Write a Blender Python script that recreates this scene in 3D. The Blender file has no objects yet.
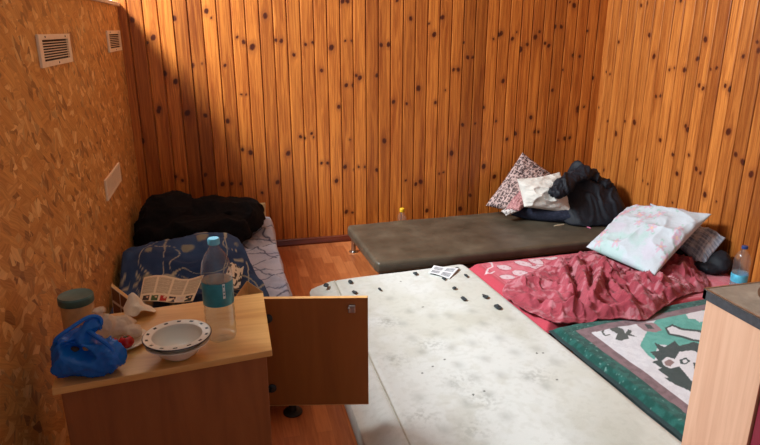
import bpy, bmesh, math, random
import numpy as np
from mathutils import Vector, Matrix, noise as mnoise
random.seed(7)
C = bpy.context.scene.collection
SC = bpy.context.scene
PI = math.pi

# ------------------------------------------------------------------ camera
F = 612.0
TH = math.atan(192.5 / F)
PSI = math.atan(161 * math.cos(TH) / F)
HC = 1.6
_fw = np.array([math.sin(PSI)*math.cos(TH), math.cos(PSI)*math.cos(TH), -math.sin(TH)])
_rt = np.array([math.cos(PSI), -math.sin(PSI), 0.0])
_up = np.cross(_rt, _fw)
def ray(u, v): return _fw*F + _rt*(u-380) + _up*(222.5-v)
def at_z(u, v, z):
    d = ray(u, v); return np.array([0, 0, HC]) + d*((z-HC)/d[2])
def at_y(u, v, y):
    d = ray(u, v); return np.array([0, 0, HC]) + d*(y/d[1])
def at_x(u, v, x):
    d = ray(u, v); return np.array([0, 0, HC]) + d*(x/d[0])
cd = bpy.data.cameras.new('camera'); cam = bpy.data.objects.new('camera', cd); C.objects.link(cam)
cam.location = (0, 0, HC); cam.rotation_euler = (PI/2-TH, 0, -PSI)
cd.sensor_width = 36; cd.lens = F*36/760; cd.clip_start = 0.02
SC.camera = cam

# ------------------------------------------------------------------ materials
def lin(r, g, b):
    f = lambda c: (c/255/12.92) if c/255 <= .04045 else ((c/255+.055)/1.055)**2.4
    return (f(r), f(g), f(b), 1.0)
def lin3(r, g, b): return np.array(lin(r, g, b)[:3])
class NT:
    def __init__(s, name):
        s.m = bpy.data.materials.new(name); s.m.use_nodes = True
        s.t = s.m.node_tree; s.b = s.t.nodes['Principled BSDF']
    def n(s, typ, **kw):
        nd = s.t.nodes.new(typ)
        for k, v in kw.items():
            if k.startswith('_'): setattr(nd, k[1:], v)
            else: nd.inputs[k].default_value = v
        return nd
    def l(s, a, b): s.t.links.new(a, b)
    def ramp(s, fac, stops, interp='LINEAR'):
        r = s.t.nodes.new('ShaderNodeValToRGB'); cr = r.color_ramp; cr.interpolation = interp
        while len(cr.elements) < len(stops): cr.elements.new(0.5)
        for e, (p, c) in zip(cr.elements, stops): e.position = p; e.color = c
        s.l(fac, r.inputs['Fac']); return r.outputs['Color']
    def mix(s, fac, a, b, blend='MIX'):
        m = s.t.nodes.new('ShaderNodeMix'); m.data_type = 'RGBA'; m.blend_type = blend
        for sock, v in ((m.inputs[0], fac), (m.inputs[6], a), (m.inputs[7], b)):
            if hasattr(v, 'is_output'): s.l(v, sock)
            else: sock.default_value = v
        return m.outputs[2]
    def math(s, op, a, b=0.0, c=0.0):
        m = s.t.nodes.new('ShaderNodeMath'); m.operation = op
        for i, v in enumerate((a, b, c)):
            if hasattr(v, 'is_output'): s.l(v, m.inputs[i])
            else: m.inputs[i].default_value = v
        return m.outputs[0]
    def obj(s): return s.n('ShaderNodeTexCoord').outputs['Object']
    def mapping(s, vec, scale=(1,1,1), rot=(0,0,0), loc=(0,0,0)):
        m = s.n('ShaderNodeMapping'); m.inputs['Scale'].default_value = scale
        m.inputs['Rotation'].default_value = rot; m.inputs['Location'].default_value = loc
        s.l(vec, m.inputs['Vector']); return m.outputs['Vector']
    def noise(s, vec, scale, detail=3, rough=.5, out='Fac', dist=0):
        m = s.n('ShaderNodeTexNoise', Scale=scale, Detail=detail, Roughness=rough, Distortion=dist)
        s.l(vec, m.inputs['Vector']); return m.outputs[out]
    def base(s, col):
        if hasattr(col, 'is_output'): s.l(col, s.b.inputs['Base Color'])
        else: s.b.inputs['Base Color'].default_value = col
    def bump(s, h, strength=.3, dist=.005):
        b = s.n('ShaderNodeBump', Strength=strength, Distance=dist); s.l(h, b.inputs['Height'])
        s.l(b.outputs['Normal'], s.b.inputs['Normal'])
    def set(s, **kw):
        for k, v in kw.items(): s.b.inputs[k.replace('_', ' ')].default_value = v
        return s
def plain(name, col, rough=.6, metal=0, var=.12, scale=40, spec=.5, bump=0):
    t = NT(name); t.set(Roughness=rough, Metallic=metal); t.b.inputs['Specular IOR Level'].default_value = spec
    v = t.obj(); nz = t.noise(v, scale, 4)
    dark = tuple(c*(1-var*1.6) for c in col[:3])+(1,); lite = tuple(min(1, c*(1+var)) for c in col[:3])+(1,)
    t.base(t.ramp(nz, [(.3, dark), (.7, lite)]))
    if bump: t.bump(nz, bump, .004)
    return t.m
def wood(name, dark, mid, lite, along='X', scale=9, rough=.5, stretch=14):
    t = NT(name); t.set(Roughness=rough); v = t.obj()
    s = {'X': (1, stretch, stretch), 'Y': (stretch, 1, stretch), 'Z': (stretch, stretch, 1)}[along]
    g = t.noise(t.mapping(v, s), scale*.35, 5, .62, dist=.6)
    b = t.noise(t.mapping(v, tuple(x*.3 for x in s)), scale*.3, 2)
    c1 = t.ramp(g, [(.28, dark), (.5, mid), (.72, lite)])
    t.base(t.mix(.35, c1, t.ramp(b, [(.3, dark), (.7, lite)])))
    t.bump(g, .08, .002)
    return t.m
def vcol(name, rough=.9, nscale=350, namp=.25, bump=.25, sheen=0, dist=.002):
    """cloth whose woven or printed pattern is a colour attribute"""
    t = NT(name); t.set(Roughness=rough); t.b.inputs['Specular IOR Level'].default_value = .2
    a = t.n('ShaderNodeAttribute', _attribute_name='Col').outputs['Color']
    nz = t.noise(t.obj(), nscale, 2, .6)
    k = t.ramp(nz, [(.25, (1-namp, 1-namp, 1-namp, 1)), (.75, (1+0*namp, 1, 1, 1))])
    t.base(t.mix(1.0, a, k, 'MULTIPLY')); t.bump(nz, bump, dist)
    if sheen: t.b.inputs['Sheen Weight'].default_value = sheen
    return t.m

# ------------------------------------------------------------------ mesh collecting
class MB:
    def __init__(s): s.v = []; s.f = []
    def add(s, vs, fs):
        o = len(s.v); s.v += [tuple(map(float, p)) for p in vs]; s.f += [tuple(i+o for i in f) for f in fs]; return s
    def prism(s, quad, z0, z1):
        """closed prism over an XY outline (counter-clockwise)"""
        n = len(quad)
        vs = [(p[0], p[1], z0) for p in quad]+[(p[0], p[1], z1) for p in quad]
        fs = [tuple(reversed(range(n))), tuple(range(n, 2*n))]+[(i, (i+1) % n, n+(i+1) % n, n+i) for i in range(n)]
        return s.add(vs, fs)
    def box(s, c, d, rz=0, M=None):
        x, y, z = (k/2 for k in d); vs = []
        R = Matrix.Rotation(rz, 3, 'Z') if M is None else M
        for a in (-1, 1):
            for b in (-1, 1):
                for e in (-1, 1): vs.append(R @ Vector((a*x, b*y, e*z))+Vector(c))
        return s.add(vs, [(0,1,3,2),(4,6,7,5),(0,4,5,1),(2,3,7,6),(0,2,6,4),(1,5,7,3)])
    def lathe(s, prof, c=(0,0,0), n=32, M=None, cap0=True, cap1=True):
        """prof: list of (radius, height) spun about the local Z axis"""
        vs = []; fs = []; m = len(prof)
        for r, h in prof:
            for k in range(n):
                p = Vector((r*math.cos(2*PI*k/n), r*math.sin(2*PI*k/n), h))
                vs.append((M @ p if M is not None else p)+Vector(c))
        for j in range(m-1):
            for k in range(n): fs.append((j*n+k, j*n+(k+1) % n, (j+1)*n+(k+1) % n, (j+1)*n+k))
        if cap0: fs.append(tuple(reversed(range(n))))
        if cap1: fs.append(tuple(range((m-1)*n, m*n)))
        return s.add(vs, fs)
    def tube(s, pts, r, n=10, closed=False):
        pts = [Vector(p) for p in pts]; vs = []; fs = []; m = len(pts)
        for i, p in enumerate(pts):
            t = (pts[(i+1) % m]-pts[i-1]) if closed else (pts[min(i+1, m-1)]-pts[max(i-1, 0)])
            t.normalize(); a = Vector((0, 0, 1)) if abs(t.z) < .9 else Vector((1, 0, 0))
            u = t.cross(a).normalized(); w = t.cross(u)
            rr = r[i] if isinstance(r, (list, tuple)) else r
            for k in range(n): vs.append(p+u*(rr*math.cos(2*PI*k/n))+w*(rr*math.sin(2*PI*k/n)))
        for j in range(m if closed else m-1):
            j2 = (j+1) % m
            for k in range(n): fs.append((j*n+k, j*n+(k+1) % n, j2*n+(k+1) % n, j2*n+k))
        if not closed: fs += [tuple(reversed(range(n))), tuple(range((m-1)*n, m*n))]
        return s.add(vs, fs)
    def ball(s, c, r, nu=20, nv=12, M=None):
        r = (r, r, r) if not isinstance(r, (tuple, list)) else r
        prof = [(math.sin(PI*j/nv), -math.cos(PI*j/nv)) for j in range(1, nv)]
        vs = []; n = nu
        for q, h in prof:
            for k in range(n):
                p = Vector((r[0]*q*math.cos(2*PI*k/n), r[1]*q*math.sin(2*PI*k/n), r[2]*h))
                vs.append((M @ p if M is not None else p)+Vector(c))
        e0 = Vector((0, 0, -r[2])); e1 = Vector((0, 0, r[2]))
        vs.append((M @ e0 if M is not None else e0)+Vector(c)); vs.append((M @ e1 if M is not None else e1)+Vector(c))
        m = len(prof); fs = []
        for j in range(m-1):
            for k in range(n): fs.append((j*n+k, j*n+(k+1) % n, (j+1)*n+(k+1) % n, (j+1)*n+k))
        for k in range(n):
            fs.append((m*n, (k+1) % n, k)); fs.append((m*n+1, (m-1)*n+k, (m-1)*n+(k+1) % n))
        return s.add(vs, fs)

def tag(o, label=None, cat=None, group=None, kind=None):
    if label: o['label'] = label
    if cat: o['category'] = cat
    if group: o['group'] = group
    if kind: o['kind'] = kind
    return o
def make(name, V, Fs, mat, parent=None, loc=None, smooth=True, bevel=0, solid=0, col=None, sharp=None, offset=0.0):
    """V in world metres. parent: a thing whose 'origin' was set by thing()/make()."""
    o0 = Vector(loc) if loc is not None else (Vector(parent['_o']) if parent is not None else Vector((0, 0, 0)))
    A = np.asarray(V, dtype=float)-np.array(o0)
    me = bpy.data.meshes.new(name); me.from_pydata([tuple(p) for p in A], [], [tuple(int(i) for i in f) for f in Fs]); me.update()
    if smooth:
        me.polygons.foreach_set('use_smooth', [True]*len(me.polygons))
        if sharp: me.set_sharp_from_angle(angle=math.radians(sharp))
    if col is not None:
        at = me.color_attributes.new('Col', 'FLOAT_COLOR', 'POINT')
        c4 = np.ones((len(A), 4)); c4[:, :3] = col; at.data.foreach_set('color', c4.ravel())
    o = bpy.data.objects.new(name, me); C.objects.link(o)
    if mat is not None: me.materials.append(mat)
    if parent is not None:
        o.parent = parent; o['_o'] = tuple(o0)
    else:
        o.location = o0; o['_o'] = tuple(o0)
    if solid:
        m = o.modifiers.new('thickness', 'SOLIDIFY'); m.thickness = solid; m.offset = offset
    if bevel:
        m = o.modifiers.new('bevel', 'BEVEL'); m.width = bevel; m.segments = 2; m.limit_method = 'ANGLE'; m.angle_limit = .6
    return o
def mk(name, mb, mat, parent=None, **kw):
    kw.setdefault('sharp', 35)
    return make(name, mb.v, mb.f, mat, parent, **kw)
def thing(name, label, cat, loc, group=None):
    o = bpy.data.objects.new(name, None); C.objects.link(o); o.location = loc; o.empty_display_size = .05
    o['_o'] = tuple(loc); return tag(o, label, cat, group)

# ------------------------------------------------------------------ numpy noise
def _h(ix, iy, seed):
    n = (ix.astype(np.int64)*374761393+iy.astype(np.int64)*668265263+seed*974711) & 0x7fffffff
    n = ((n ^ (n >> 13))*1274126177) & 0x7fffffff
    return ((n ^ (n >> 16)) & 0xffff)/65535.0
def vn(x, y, seed=0):
    ix = np.floor(x); iy = np.floor(y); fx = x-ix; fy = y-iy
    fx = fx*fx*(3-2*fx); fy = fy*fy*(3-2*fy)
    a = _h(ix, iy, seed); b = _h(ix+1, iy, seed); c = _h(ix, iy+1, seed); d = _h(ix+1, iy+1, seed)
    return (a*(1-fx)+b*fx)*(1-fy)+(c*(1-fx)+d*fx)*fy
def fbm(x, y, seed=0, o=4):
    t = 0; a = .5; w = 0
    for k in range(o):
        t = t+a*vn(x*2**k+17*k, y*2**k+31*k, seed+k); w += a; a *= .5
    return t/w
def ridge(x, y, seed=0, o=2):
    t = 0; a = 1; w = 0
    for k in range(o):
        t = t+a*(1-np.abs(2*vn(x*2**k+5*k, y*2**k+9*k, seed+k)-1))**2; w += a; a *= .5
    return t/w
def sstep(a, b, x):
    t = np.clip((x-a)/(b-a), 0, 1); return t*t*(3-2*t)
def inpoly(x, y, poly):
    r = np.zeros(np.shape(x), bool); n = len(poly)
    for i in range(n):
        x1, y1 = poly[i][:2]; x2, y2 = poly[(i+1) % n][:2]
        c = ((y1 > y) != (y2 > y)) & (x < (x2-x1)*(y-y1)/((y2-y1) if y2 != y1 else 1e-9)+x1); r ^= c
    return r
def segd(x, y, p, q):
    px, py = p[:2]; qx, qy = q[:2]; dx, dy = qx-px, qy-py; L = dx*dx+dy*dy+1e-12
    t = np.clip(((x-px)*dx+(y-py)*dy)/L, 0, 1); return np.hypot(x-px-t*dx, y-py-t*dy)
def polyd(x, y, pts):
    d = np.full(np.shape(x), 9.0)
    for a, b in zip(pts[:-1], pts[1:]): d = np.minimum(d, segd(x, y, a, b))
    return d
def cmix(c, m, col):
    m = np.asarray(m, float)[:, None]; return c*(1-m)+np.asarray(col)[None, :]*m
def grid_faces(nu, nv):
    return [(j*nu+i, j*nu+i+1, (j+1)*nu+i+1, (j+1)*nu+i) for j in range(nv-1) for i in range(nu-1)]
def catmull(P, per=8, closed=True):
    P = [np.array(p, float) for p in P]; n = len(P); out = []
    for i in range(n if closed else n-1):
        if closed: p0, p1, p2, p3 = P[i-1], P[i], P[(i+1) % n], P[(i+2) % n]
        else: p0, p1, p2, p3 = P[max(i-1, 0)], P[i], P[i+1], P[min(i+2, n-1)]
        for k in range(per):
            t = k/per
            out.append(.5*(2*p1+(p2-p0)*t+(2*p0-5*p1+4*p2-p3)*t*t+(3*p1-p0-3*p2+p3)*t**3))
    if not closed: out.append(P[-1])
    return np.array(out)

# ------------------------------------------------------------------ soft things
def drape(outline, zf, rings=60, per=10, center=None):
    """cloth spread over an outline: returns V, F.  zf(x, y, r) -> z with r = 0 centre .. 1 hem"""
    B = catmull([p[:2] for p in outline], per); c = np.mean(B, 0) if center is None else np.array(center)
    n = len(B); R = np.linspace(0, 1, rings+1)[1:]
    xs = [np.array([c[0]])]; ys = [np.array([c[1]])]; rs = [np.array([0.])]
    for r in R:
        xs.append(c[0]+(B[:, 0]-c[0])*r); ys.append(c[1]+(B[:, 1]-c[1])*r); rs.append(np.full(n, r))
    x = np.concatenate(xs); y = np.concatenate(ys); r = np.concatenate(rs); z = zf(x, y, r)
    fs = [(0, 1+k, 1+(k+1) % n) for k in range(n)]
    for j in range(rings-1):
        a = 1+j*n; b = a+n
        fs += [(a+k, b+k, b+(k+1) % n, a+(k+1) % n) for k in range(n)]
    return np.stack([x, y, z], 1), fs
def sheet(c00, c10, c11, c01, nu, nv, f):
    """four-cornered cloth; f(s, t, P) moves the bilinear points"""
    s, t = np.meshgrid(np.linspace(0, 1, nu), np.linspace(0, 1, nv)); s = s.ravel(); t = t.ravel()
    q = lambda p: np.array(p, float)[None, :]
    P = q(c00)*((1-s)*(1-t))[:, None]+q(c10)*(s*(1-t))[:, None]+q(c11)*(s*t)[:, None]+q(c01)*((1-s)*t)[:, None]
    return f(s, t, P), grid_faces(nu, nv), s, t
def pillow(cs, thick, n=44, seed=1, wr=.008, wf=9., pinch=.10, sag=0):
    """stuffed cushion between four 3-D corners; returns V, F, s, t (both faces)"""
    cs = [np.array(c, float) for c in cs]
    N = np.cross(cs[1]-cs[0], cs[3]-cs[0]); N /= np.linalg.norm(N)
    ctr = sum(cs)/4
    s, t = np.meshgrid(np.linspace(0, 1, n), np.linspace(0, 1, n)); s = s.ravel(); t = t.ravel()
    u = 2*s-1; v = 2*t-1
    P = cs[0]*((1-s)*(1-t))[:, None]+cs[1]*(s*(1-t))[:, None]+cs[2]*(s*t)[:, None]+cs[3]*((1-s)*t)[:, None]
    k = 1-pinch*((1-v*v)*u*u*.9+(1-u*u)*v*v*.9)
    P = ctr+(P-ctr)*k[:, None]
    prof = (np.clip(1-u*u, 0, 1)**.5)*(np.clip(1-v*v, 0, 1)**.5)
    prof = prof**.9
    w = (ridge(s*wf*.5+seed, t*wf*.5, seed)-.4)*wr*2+(fbm(s*wf, t*wf, seed+9)-.5)*wr
    edge = np.clip(prof*3, 0, 1)
    top = P+N[None, :]*(prof*thick*.5+w*edge)[:, None]
    bot = P-N[None, :]*(prof*thick*.5)[:, None]
    V = np.concatenate([top, bot]); f1 = grid_faces(n, n)
    Fs = f1+[tuple(reversed([i+n*n for i in f])) for f in f1]
    # weld the rims
    rim = (s == 0) | (s == 1) | (t == 0) | (t == 1)
    mp = np.arange(2*n*n); mp[n*n:][rim] = np.arange(n*n)[rim]
    Fs = [tuple(mp[list(f)]) for f in Fs]
    return V, Fs, np.concatenate([s, s]), np.concatenate([t, t])
def blob(parts, voxel=.012, smooth=6, folds=(), seed=0, zmin=None, stretch=(1, 1, 1)):
    """crumpled mass: ellipsoids fused into one skin and creased.  parts: (centre, radii, rotz)"""
    mb = MB()
    for c, r, rz in parts: mb.ball(c, r, 24, 14, Matrix.Rotation(rz, 3, 'Z') if not isinstance(rz, Matrix) else rz)
    me = bpy.data.meshes.new('tmp'); me.from_pydata(mb.v, [], mb.f); o = bpy.data.objects.new('tmp', me); C.objects.link(o)
    m = o.modifiers.new('r', 'REMESH'); m.mode = 'VOXEL'; m.voxel_size = voxel
    m = o.modifiers.new('s', 'SMOOTH'); m.iterations = smooth; m.factor = .6
    e = o.evaluated_get(bpy.context.evaluated_depsgraph_get()); em = e.to_mesh()
    V = np.array([v.co[:] for v in em.vertices]); N = np.array([v.normal[:] for v in em.vertices]); Fs = [tuple(p.vertices) for p in em.polygons]
    e.to_mesh_clear(); bpy.data.objects.remove(o); bpy.data.meshes.remove(me)
    for amp, freq, kind in folds:
        d = np.empty(len(V))
        for i, p in enumerate(V):
            q = Vector((p[0]*freq*stretch[0]+seed*7.3, p[1]*freq*stretch[1]+seed*3.1, p[2]*freq*stretch[2]))
            w = mnoise.noise_vector(q*.6)*.7
            n = mnoise.noise(q+w)
            d[i] = ((1-abs(n)*2)**2*(1 if abs(n) < .5 else 0)-.35) if kind == 'ridge' else n
        V = V+N*(amp*d)[:, None]
    if zmin is not None: V[:, 2] = np.maximum(V[:, 2], zmin(V[:, 0], V[:, 1]) if callable(zmin) else zmin)
    return V, Fs

# ================================================================== MATERIALS
def pine(name, base_l, base_d):
    t = NT(name); t.set(Roughness=.38); t.b.inputs['Specular IOR Level'].default_value = .45
    A = lambda k: t.n('ShaderNodeAttribute', _attribute_name=k).outputs['Fac']
    gu, gz, kn, bid, ring = A('gu'), A('gz'), A('knot'), A('bid'), A('ring')
    cv = t.n('ShaderNodeCombineXYZ'); t.l(t.math('MULTIPLY', gu, 70), cv.inputs[0]); t.l(t.math('MULTIPLY', gz, 2.2), cv.inputs[1]); t.l(t.math('MULTIPLY', bid, 40), cv.inputs[2])
    g = t.noise(cv.outputs[0], 1.0, 5, .6, dist=1.1)
    cv2 = t.n('ShaderNodeCombineXYZ'); t.l(t.math('MULTIPLY', gu, 16), cv2.inputs[0]); t.l(t.math('MULTIPLY', gz, 1.1), cv2.inputs[1]); t.l(t.math('MULTIPLY', bid, 90), cv2.inputs[2])
    g2 = t.noise(cv2.outputs[0], 1.0, 2, .5)
    mid = tuple((a+b)/2 for a, b in zip(base_l, base_d))
    c = t.ramp(g, [(.34, tuple(q*.72 for q in base_d[:3])+(1,)), (.44, base_d), (.52, mid), (.64, base_l)])
    c = t.mix(.40, c, t.ramp(g2, [(.3, base_d), (.68, base_l)]))
    tint = t.ramp(bid, [(0, (.66, .58, .50, 1)), (.35, (.95, .90, .85, 1)), (.7, (1.15, 1.13, 1.1, 1)), (1, (.80, .72, .66, 1))])
    c = t.mix(1, c, tint, 'MULTIPLY')
    c = t.mix(ring, c, lin(140, 72, 30))
    nz = t.noise(t.obj(), 120, 2)
    kk = t.math('MULTIPLY', kn, t.math('ADD', t.math('MULTIPLY', nz, .8), .6))
    c = t.mix(t.ramp(kk, [(.15, (0, 0, 0, 1)), (.75, (1, 1, 1, 1))]), c, lin(74, 26, 8))
    t.base(c); t.bump(g, .06, .002)
    return t.m
M = {}
M['pine_back'] = pine('pine_back', lin(214, 130, 54), lin(150, 74, 24))
M['pine_side'] = pine('pine_side', lin(208, 130, 60), lin(150, 78, 28))
def osb():
    t = NT('osb'); t.set(Roughness=.55); v = t.obj(); col = None
    cols = [lin(196, 134, 62), lin(222, 162, 84), lin(128, 74, 28), lin(250, 208, 136), lin(206, 142, 66)]
    wv = t.noise(v, 9, 2, out='Color'); va = t.n('ShaderNodeVectorMath', _operation='MULTIPLY_ADD')
    t.l(wv, va.inputs[0]); va.inputs[1].default_value = (.03, .03, .03); t.l(v, va.inputs[2]); v = va.outputs[0]
    hs = []
    for i, (rot, sc) in enumerate([(.15, (1, 26, 9)), (.8, (1, 30, 11)), (-.6, (1, 36, 13)), (1.45, (1, 30, 13)), (-1.0, (1, 40, 14))]):
        mv = t.mapping(v, sc, (rot, 0, 0), (i*3.3, i*1.7, i*2.9))
        # rotate first, then stretch into long flakes
        mr = t.mapping(v, (1, 1, 1), (rot, 0, 0)); mv = t.mapping(mr, sc, (0, 0, 0), (i*3.3, i*1.7, i*2.9))
        vo = t.n('ShaderNodeTexVoronoi', Scale=1.0); t.l(mv, vo.inputs['Vector'])
        sx = t.n('ShaderNodeSeparateColor'); t.l(vo.outputs['Color'], sx.inputs[0])
        g = t.noise(t.mapping(mr, (1, sc[1]*5, sc[2]*.6)), 1, 3)
        c = t.ramp(sx.outputs[0], [(0, cols[i]), (.35, cols[(i+1) % 5]), (.65, cols[(i+2) % 5]), (1, cols[(i+3) % 5])])
        c = t.mix(.22, c, t.ramp(g, [(.35, lin(130, 76, 30)), (.65, lin(246, 198, 122))]))
        if col is None: col = c
        else: col = t.mix(t.ramp(sx.outputs[1], [(.52, (0, 0, 0, 1)), (.56, (1, 1, 1, 1))]), col, c)
        hs.append(sx.outputs[2])
    sp = t.noise(v, 55, 3, .7)
    col = t.mix(t.ramp(sp, [(.68, (0, 0, 0, 1)), (.76, (1, 1, 1, 1))]), col, lin(82, 40, 12))
    t.base(col); t.bump(t.math('ADD', hs[-1], hs[0]), .25, .003)
    return t.m
M['osb'] = osb()
def parquet():
    t = NT('parquet'); t.set(Roughness=.33); v = t.obj()
    mv = t.mapping(v, (1, 1, 1), (0, 0, PI/2))
    b = t.n('ShaderNodeTexBrick', Scale=1.0); t.l(mv, b.inputs['Vector'])
    b.offset = .37; b.inputs['Brick Width'].default_value = .34; b.inputs['Row Height'].default_value = .068; b.inputs['Mortar Size'].default_value = .0012
    b.inputs['Color1'].default_value = (0, 0, 0, 1); b.inputs['Color2'].default_value = (1, 1, 1, 1); b.inputs['Mortar'].default_value = (.1, .1, .1, 1); b.inputs['Bias'].default_value = 0
    g = t.noise(t.mapping(v, (60, 5, 1)), 1, 4, .6, dist=.5)
    c = t.ramp(b.outputs['Color'], [(0, lin(150, 74, 36)), (.5, lin(182, 98, 52)), (1, lin(205, 124, 72))])
    c = t.mix(.4, c, t.ramp(g, [(.3, lin(140, 66, 30)), (.7, lin(214, 134, 80))]))
    t.base(c); return t.m
M['parquet'] = parquet()
M['white_paint'] = plain('white_paint', lin(222, 218, 210), .7)
M['trim_white'] = plain('trim_white', lin(226, 214, 200), .5)
M['base_brown'] = wood('baseboard_wood', lin(66, 24, 14), lin(104, 42, 24), lin(128, 58, 34), 'X', rough=.35)
M['ceiling'] = plain('ceiling_white', lin(225, 220, 210), .8)
M['beige_plastic'] = plain('beige_plastic', lin(244, 224, 192), .5, var=.05)
M['vent_dark'] = plain('vent_dark', lin(52, 26, 12), .9)
M['mesh_grey'] = plain('mesh_grey', lin(150, 130, 100), .7)
M['cab_top'] = wood('birch_top', lin(188, 132, 66), lin(216, 164, 92), lin(232, 188, 120), 'X', 8, .38, 10)
M['cab_body'] = wood('cabinet_brown', lin(124, 70, 32), lin(146, 86, 40), lin(158, 96, 48), 'Z', 7, .5, 9)
M['door_in'] = wood('door_veneer', lin(146, 80, 30), lin(160, 90, 34), lin(170, 98, 42), 'Z', 6, .45, 9)
M['band'] = plain('edge_band', lin(214, 160, 100), .4)
M['steel'] = plain('steel', lin(190, 188, 184), .3, 1, .08)
M['dark_metal'] = plain('dark_metal', lin(58, 52, 48), .45, .7)
M['black_plastic'] = plain('black_plastic', lin(24, 22, 22), .5)
M['navy_rim'] = plain('navy_rim', lin(24, 30, 44), .3)
M['enamel'] = plain('enamel', lin(226, 220, 204), .18, var=.04)
M['enamel_dot'] = plain('enamel_dot', lin(38, 54, 58), .3)
M['teal_lid'] = plain('teal_lid', lin(70, 108, 104), .45)
M['jar_tan'] = plain('jar_tan', lin(196, 160, 112), .35)
M['red_skin'] = plain('red_skin', lin(186, 26, 30), .2, var=.2, scale=60)
M['stem_green'] = plain('stem_green', lin(70, 84, 34), .7)
M['tissue'] = plain('tissue_white', lin(236, 222, 196), .9, var=.06, bump=.2)
M['plate_white'] = plain('plate_white', lin(228, 216, 196), .25, var=.04)
M['cardboard'] = plain('cardboard', lin(214, 172, 112), .8, var=.08)
M['bed_wood'] = wood('bed_wood', lin(196, 156, 98), lin(220, 184, 126), lin(232, 202, 150), 'Z', 7, .5)
M['sink_wood'] = wood('sink_wood', lin(196, 146, 116), lin(212, 164, 134), lin(224, 180, 150), 'Z', 5, .45, 26)
M['sink_red'] = plain('sink_red', lin(124, 22, 44), .3, var=.06)
M['sink_top'] = plain('sink_top', lin(150, 142, 128), .42, .35, .15, 30)
M['sink_edge'] = plain('sink_edge', lin(62, 62, 66), .6, .1, .2, 90)
M['leather'] = None
def leather():
    t = NT('leatherette'); t.set(Roughness=.42); v = t.obj()
    n1 = t.noise(v, 5, 4, .6); n2 = t.noise(v, 260, 2)
    c = t.ramp(n1, [(.3, lin(64, 56, 44)), (.55, lin(84, 74, 60)), (.75, lin(102, 92, 76))])
    t.base(c); t.bump(n2, .15, .002); return t.m
M['leather'] = leather()
def clear(name, tint, rough=.04, fres=.09, trans=.93):
    """thin clear plastic: see-through film with a glossy skin"""
    t = NT(name); nt = t.t; out = [n for n in nt.nodes if n.type == 'OUTPUT_MATERIAL'][0]
    tr = t.n('ShaderNodeBsdfTransparent'); tr.inputs['Color'].default_value = tuple(c*trans for c in tint[:3])+(1,)
    gl = t.n('ShaderNodeBsdfGlossy', Roughness=rough); df = t.n('ShaderNodeBsdfDiffuse'); df.inputs['Color'].default_value = tint
    lw = t.n('ShaderNodeLayerWeight', Blend=.5); fr_ = t.math('MULTIPLY_ADD', t.math('POWER', lw.outputs['Facing'], 4.0), .55, .035)
    m1 = t.n('ShaderNodeMixShader', Fac=fres); t.l(tr.outputs[0], m1.inputs[1]); t.l(df.outputs[0], m1.inputs[2])
    m2 = t.n('ShaderNodeMixShader'); t.l(fr_, m2.inputs[0]); t.l(m1.outputs[0], m2.inputs[1]); t.l(gl.outputs[0], m2.inputs[2])
    t.l(m2.outputs[0], out.inputs['Surface']); return t.m
M['pet'] = clear('clear_bottle', (.95, .97, .98, 1), .08, .035, .99)
M['water'] = clear('bottle_water', (.95, .97, .96, 1), .02, .035, .99)
M['pet_blue'] = clear('bottle_water_blue', (.72, .90, .97, 1), .02, .12, .93)
M['cap_blue'] = plain('cap_blue', lin(110, 196, 222), .35, var=.03)
M['cap_navy'] = plain('cap_navy', lin(34, 62, 120), .35)
M['cap_yellow'] = plain('cap_yellow', lin(236, 190, 40), .35)
M['label_teal'] = plain('label_teal', lin(40, 136, 150), .35, var=.18, scale=30)
M['label_sky'] = plain('label_sky', lin(90, 186, 216), .35, var=.25, scale=25)
M['label_white'] = plain('label_white', lin(220, 236, 236), .4)
def film(name, col, thru, rough=.22):
    t = NT(name); nt = t.t; out = [n for n in nt.nodes if n.type == 'OUTPUT_MATERIAL'][0]
    t.set(Roughness=rough); t.base(col)
    tl = t.n('ShaderNodeBsdfTranslucent'); tl.inputs['Color'].default_value = col
    tr = t.n('ShaderNodeBsdfTransparent'); tr.inputs['Color'].default_value = tuple(min(1, c*1.6+.05) for c in col[:3])+(1,)
    a = t.n('ShaderNodeMixShader', Fac=.35); t.l(t.b.outputs[0], a.inputs[1]); t.l(tl.outputs[0], a.inputs[2])
    b = t.n('ShaderNodeMixShader', Fac=thru); t.l(a.outputs[0], b.inputs[1]); t.l(tr.outputs[0], b.inputs[2])
    t.l(b.outputs[0], out.inputs['Surface']); return t.m
M['blue_film'] = film('blue_film', lin(34, 128, 222), .12)
M['white_film'] = film('white_film', lin(236, 220, 196), .1)
M['black_cloth'] = plain('black_cloth', lin(21, 19, 20), .95, var=.25, scale=60, spec=.15, bump=.2)
M['jacket_cloth'] = plain('jacket_cloth', lin(27, 29, 36), .6, var=.2, scale=80, spec=.25, bump=.15)
M['navy_cloth'] = plain('navy_cloth', lin(44, 47, 62), .9, var=.25, scale=70, spec=.2, bump=.2)
M['scrap'] = plain('scrap_dark', lin(44, 54, 58), .7, var=.4, scale=60)
M['cloth'] = vcol('printed_cloth')
M['plush'] = vcol('plush_cloth', .95, 420, .38, .5, .15, .004)
M['glaze'] = vcol('glazed_enamel', .2, 200, .02, 0)
M['paper'] = vcol('printed_paper', .8, 200, .05, .05)
M['tick'] = vcol('mattress_ticking', .85, 300, .12, .2)
M['piping'] = plain('mattress_piping', lin(170, 166, 150), .85)
M['mattress_red'] = plain('mattress_red', lin(150, 40, 48), .9)
M['mattress_dark'] = plain('mattress_dark', lin(60, 76, 74), .9)

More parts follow.
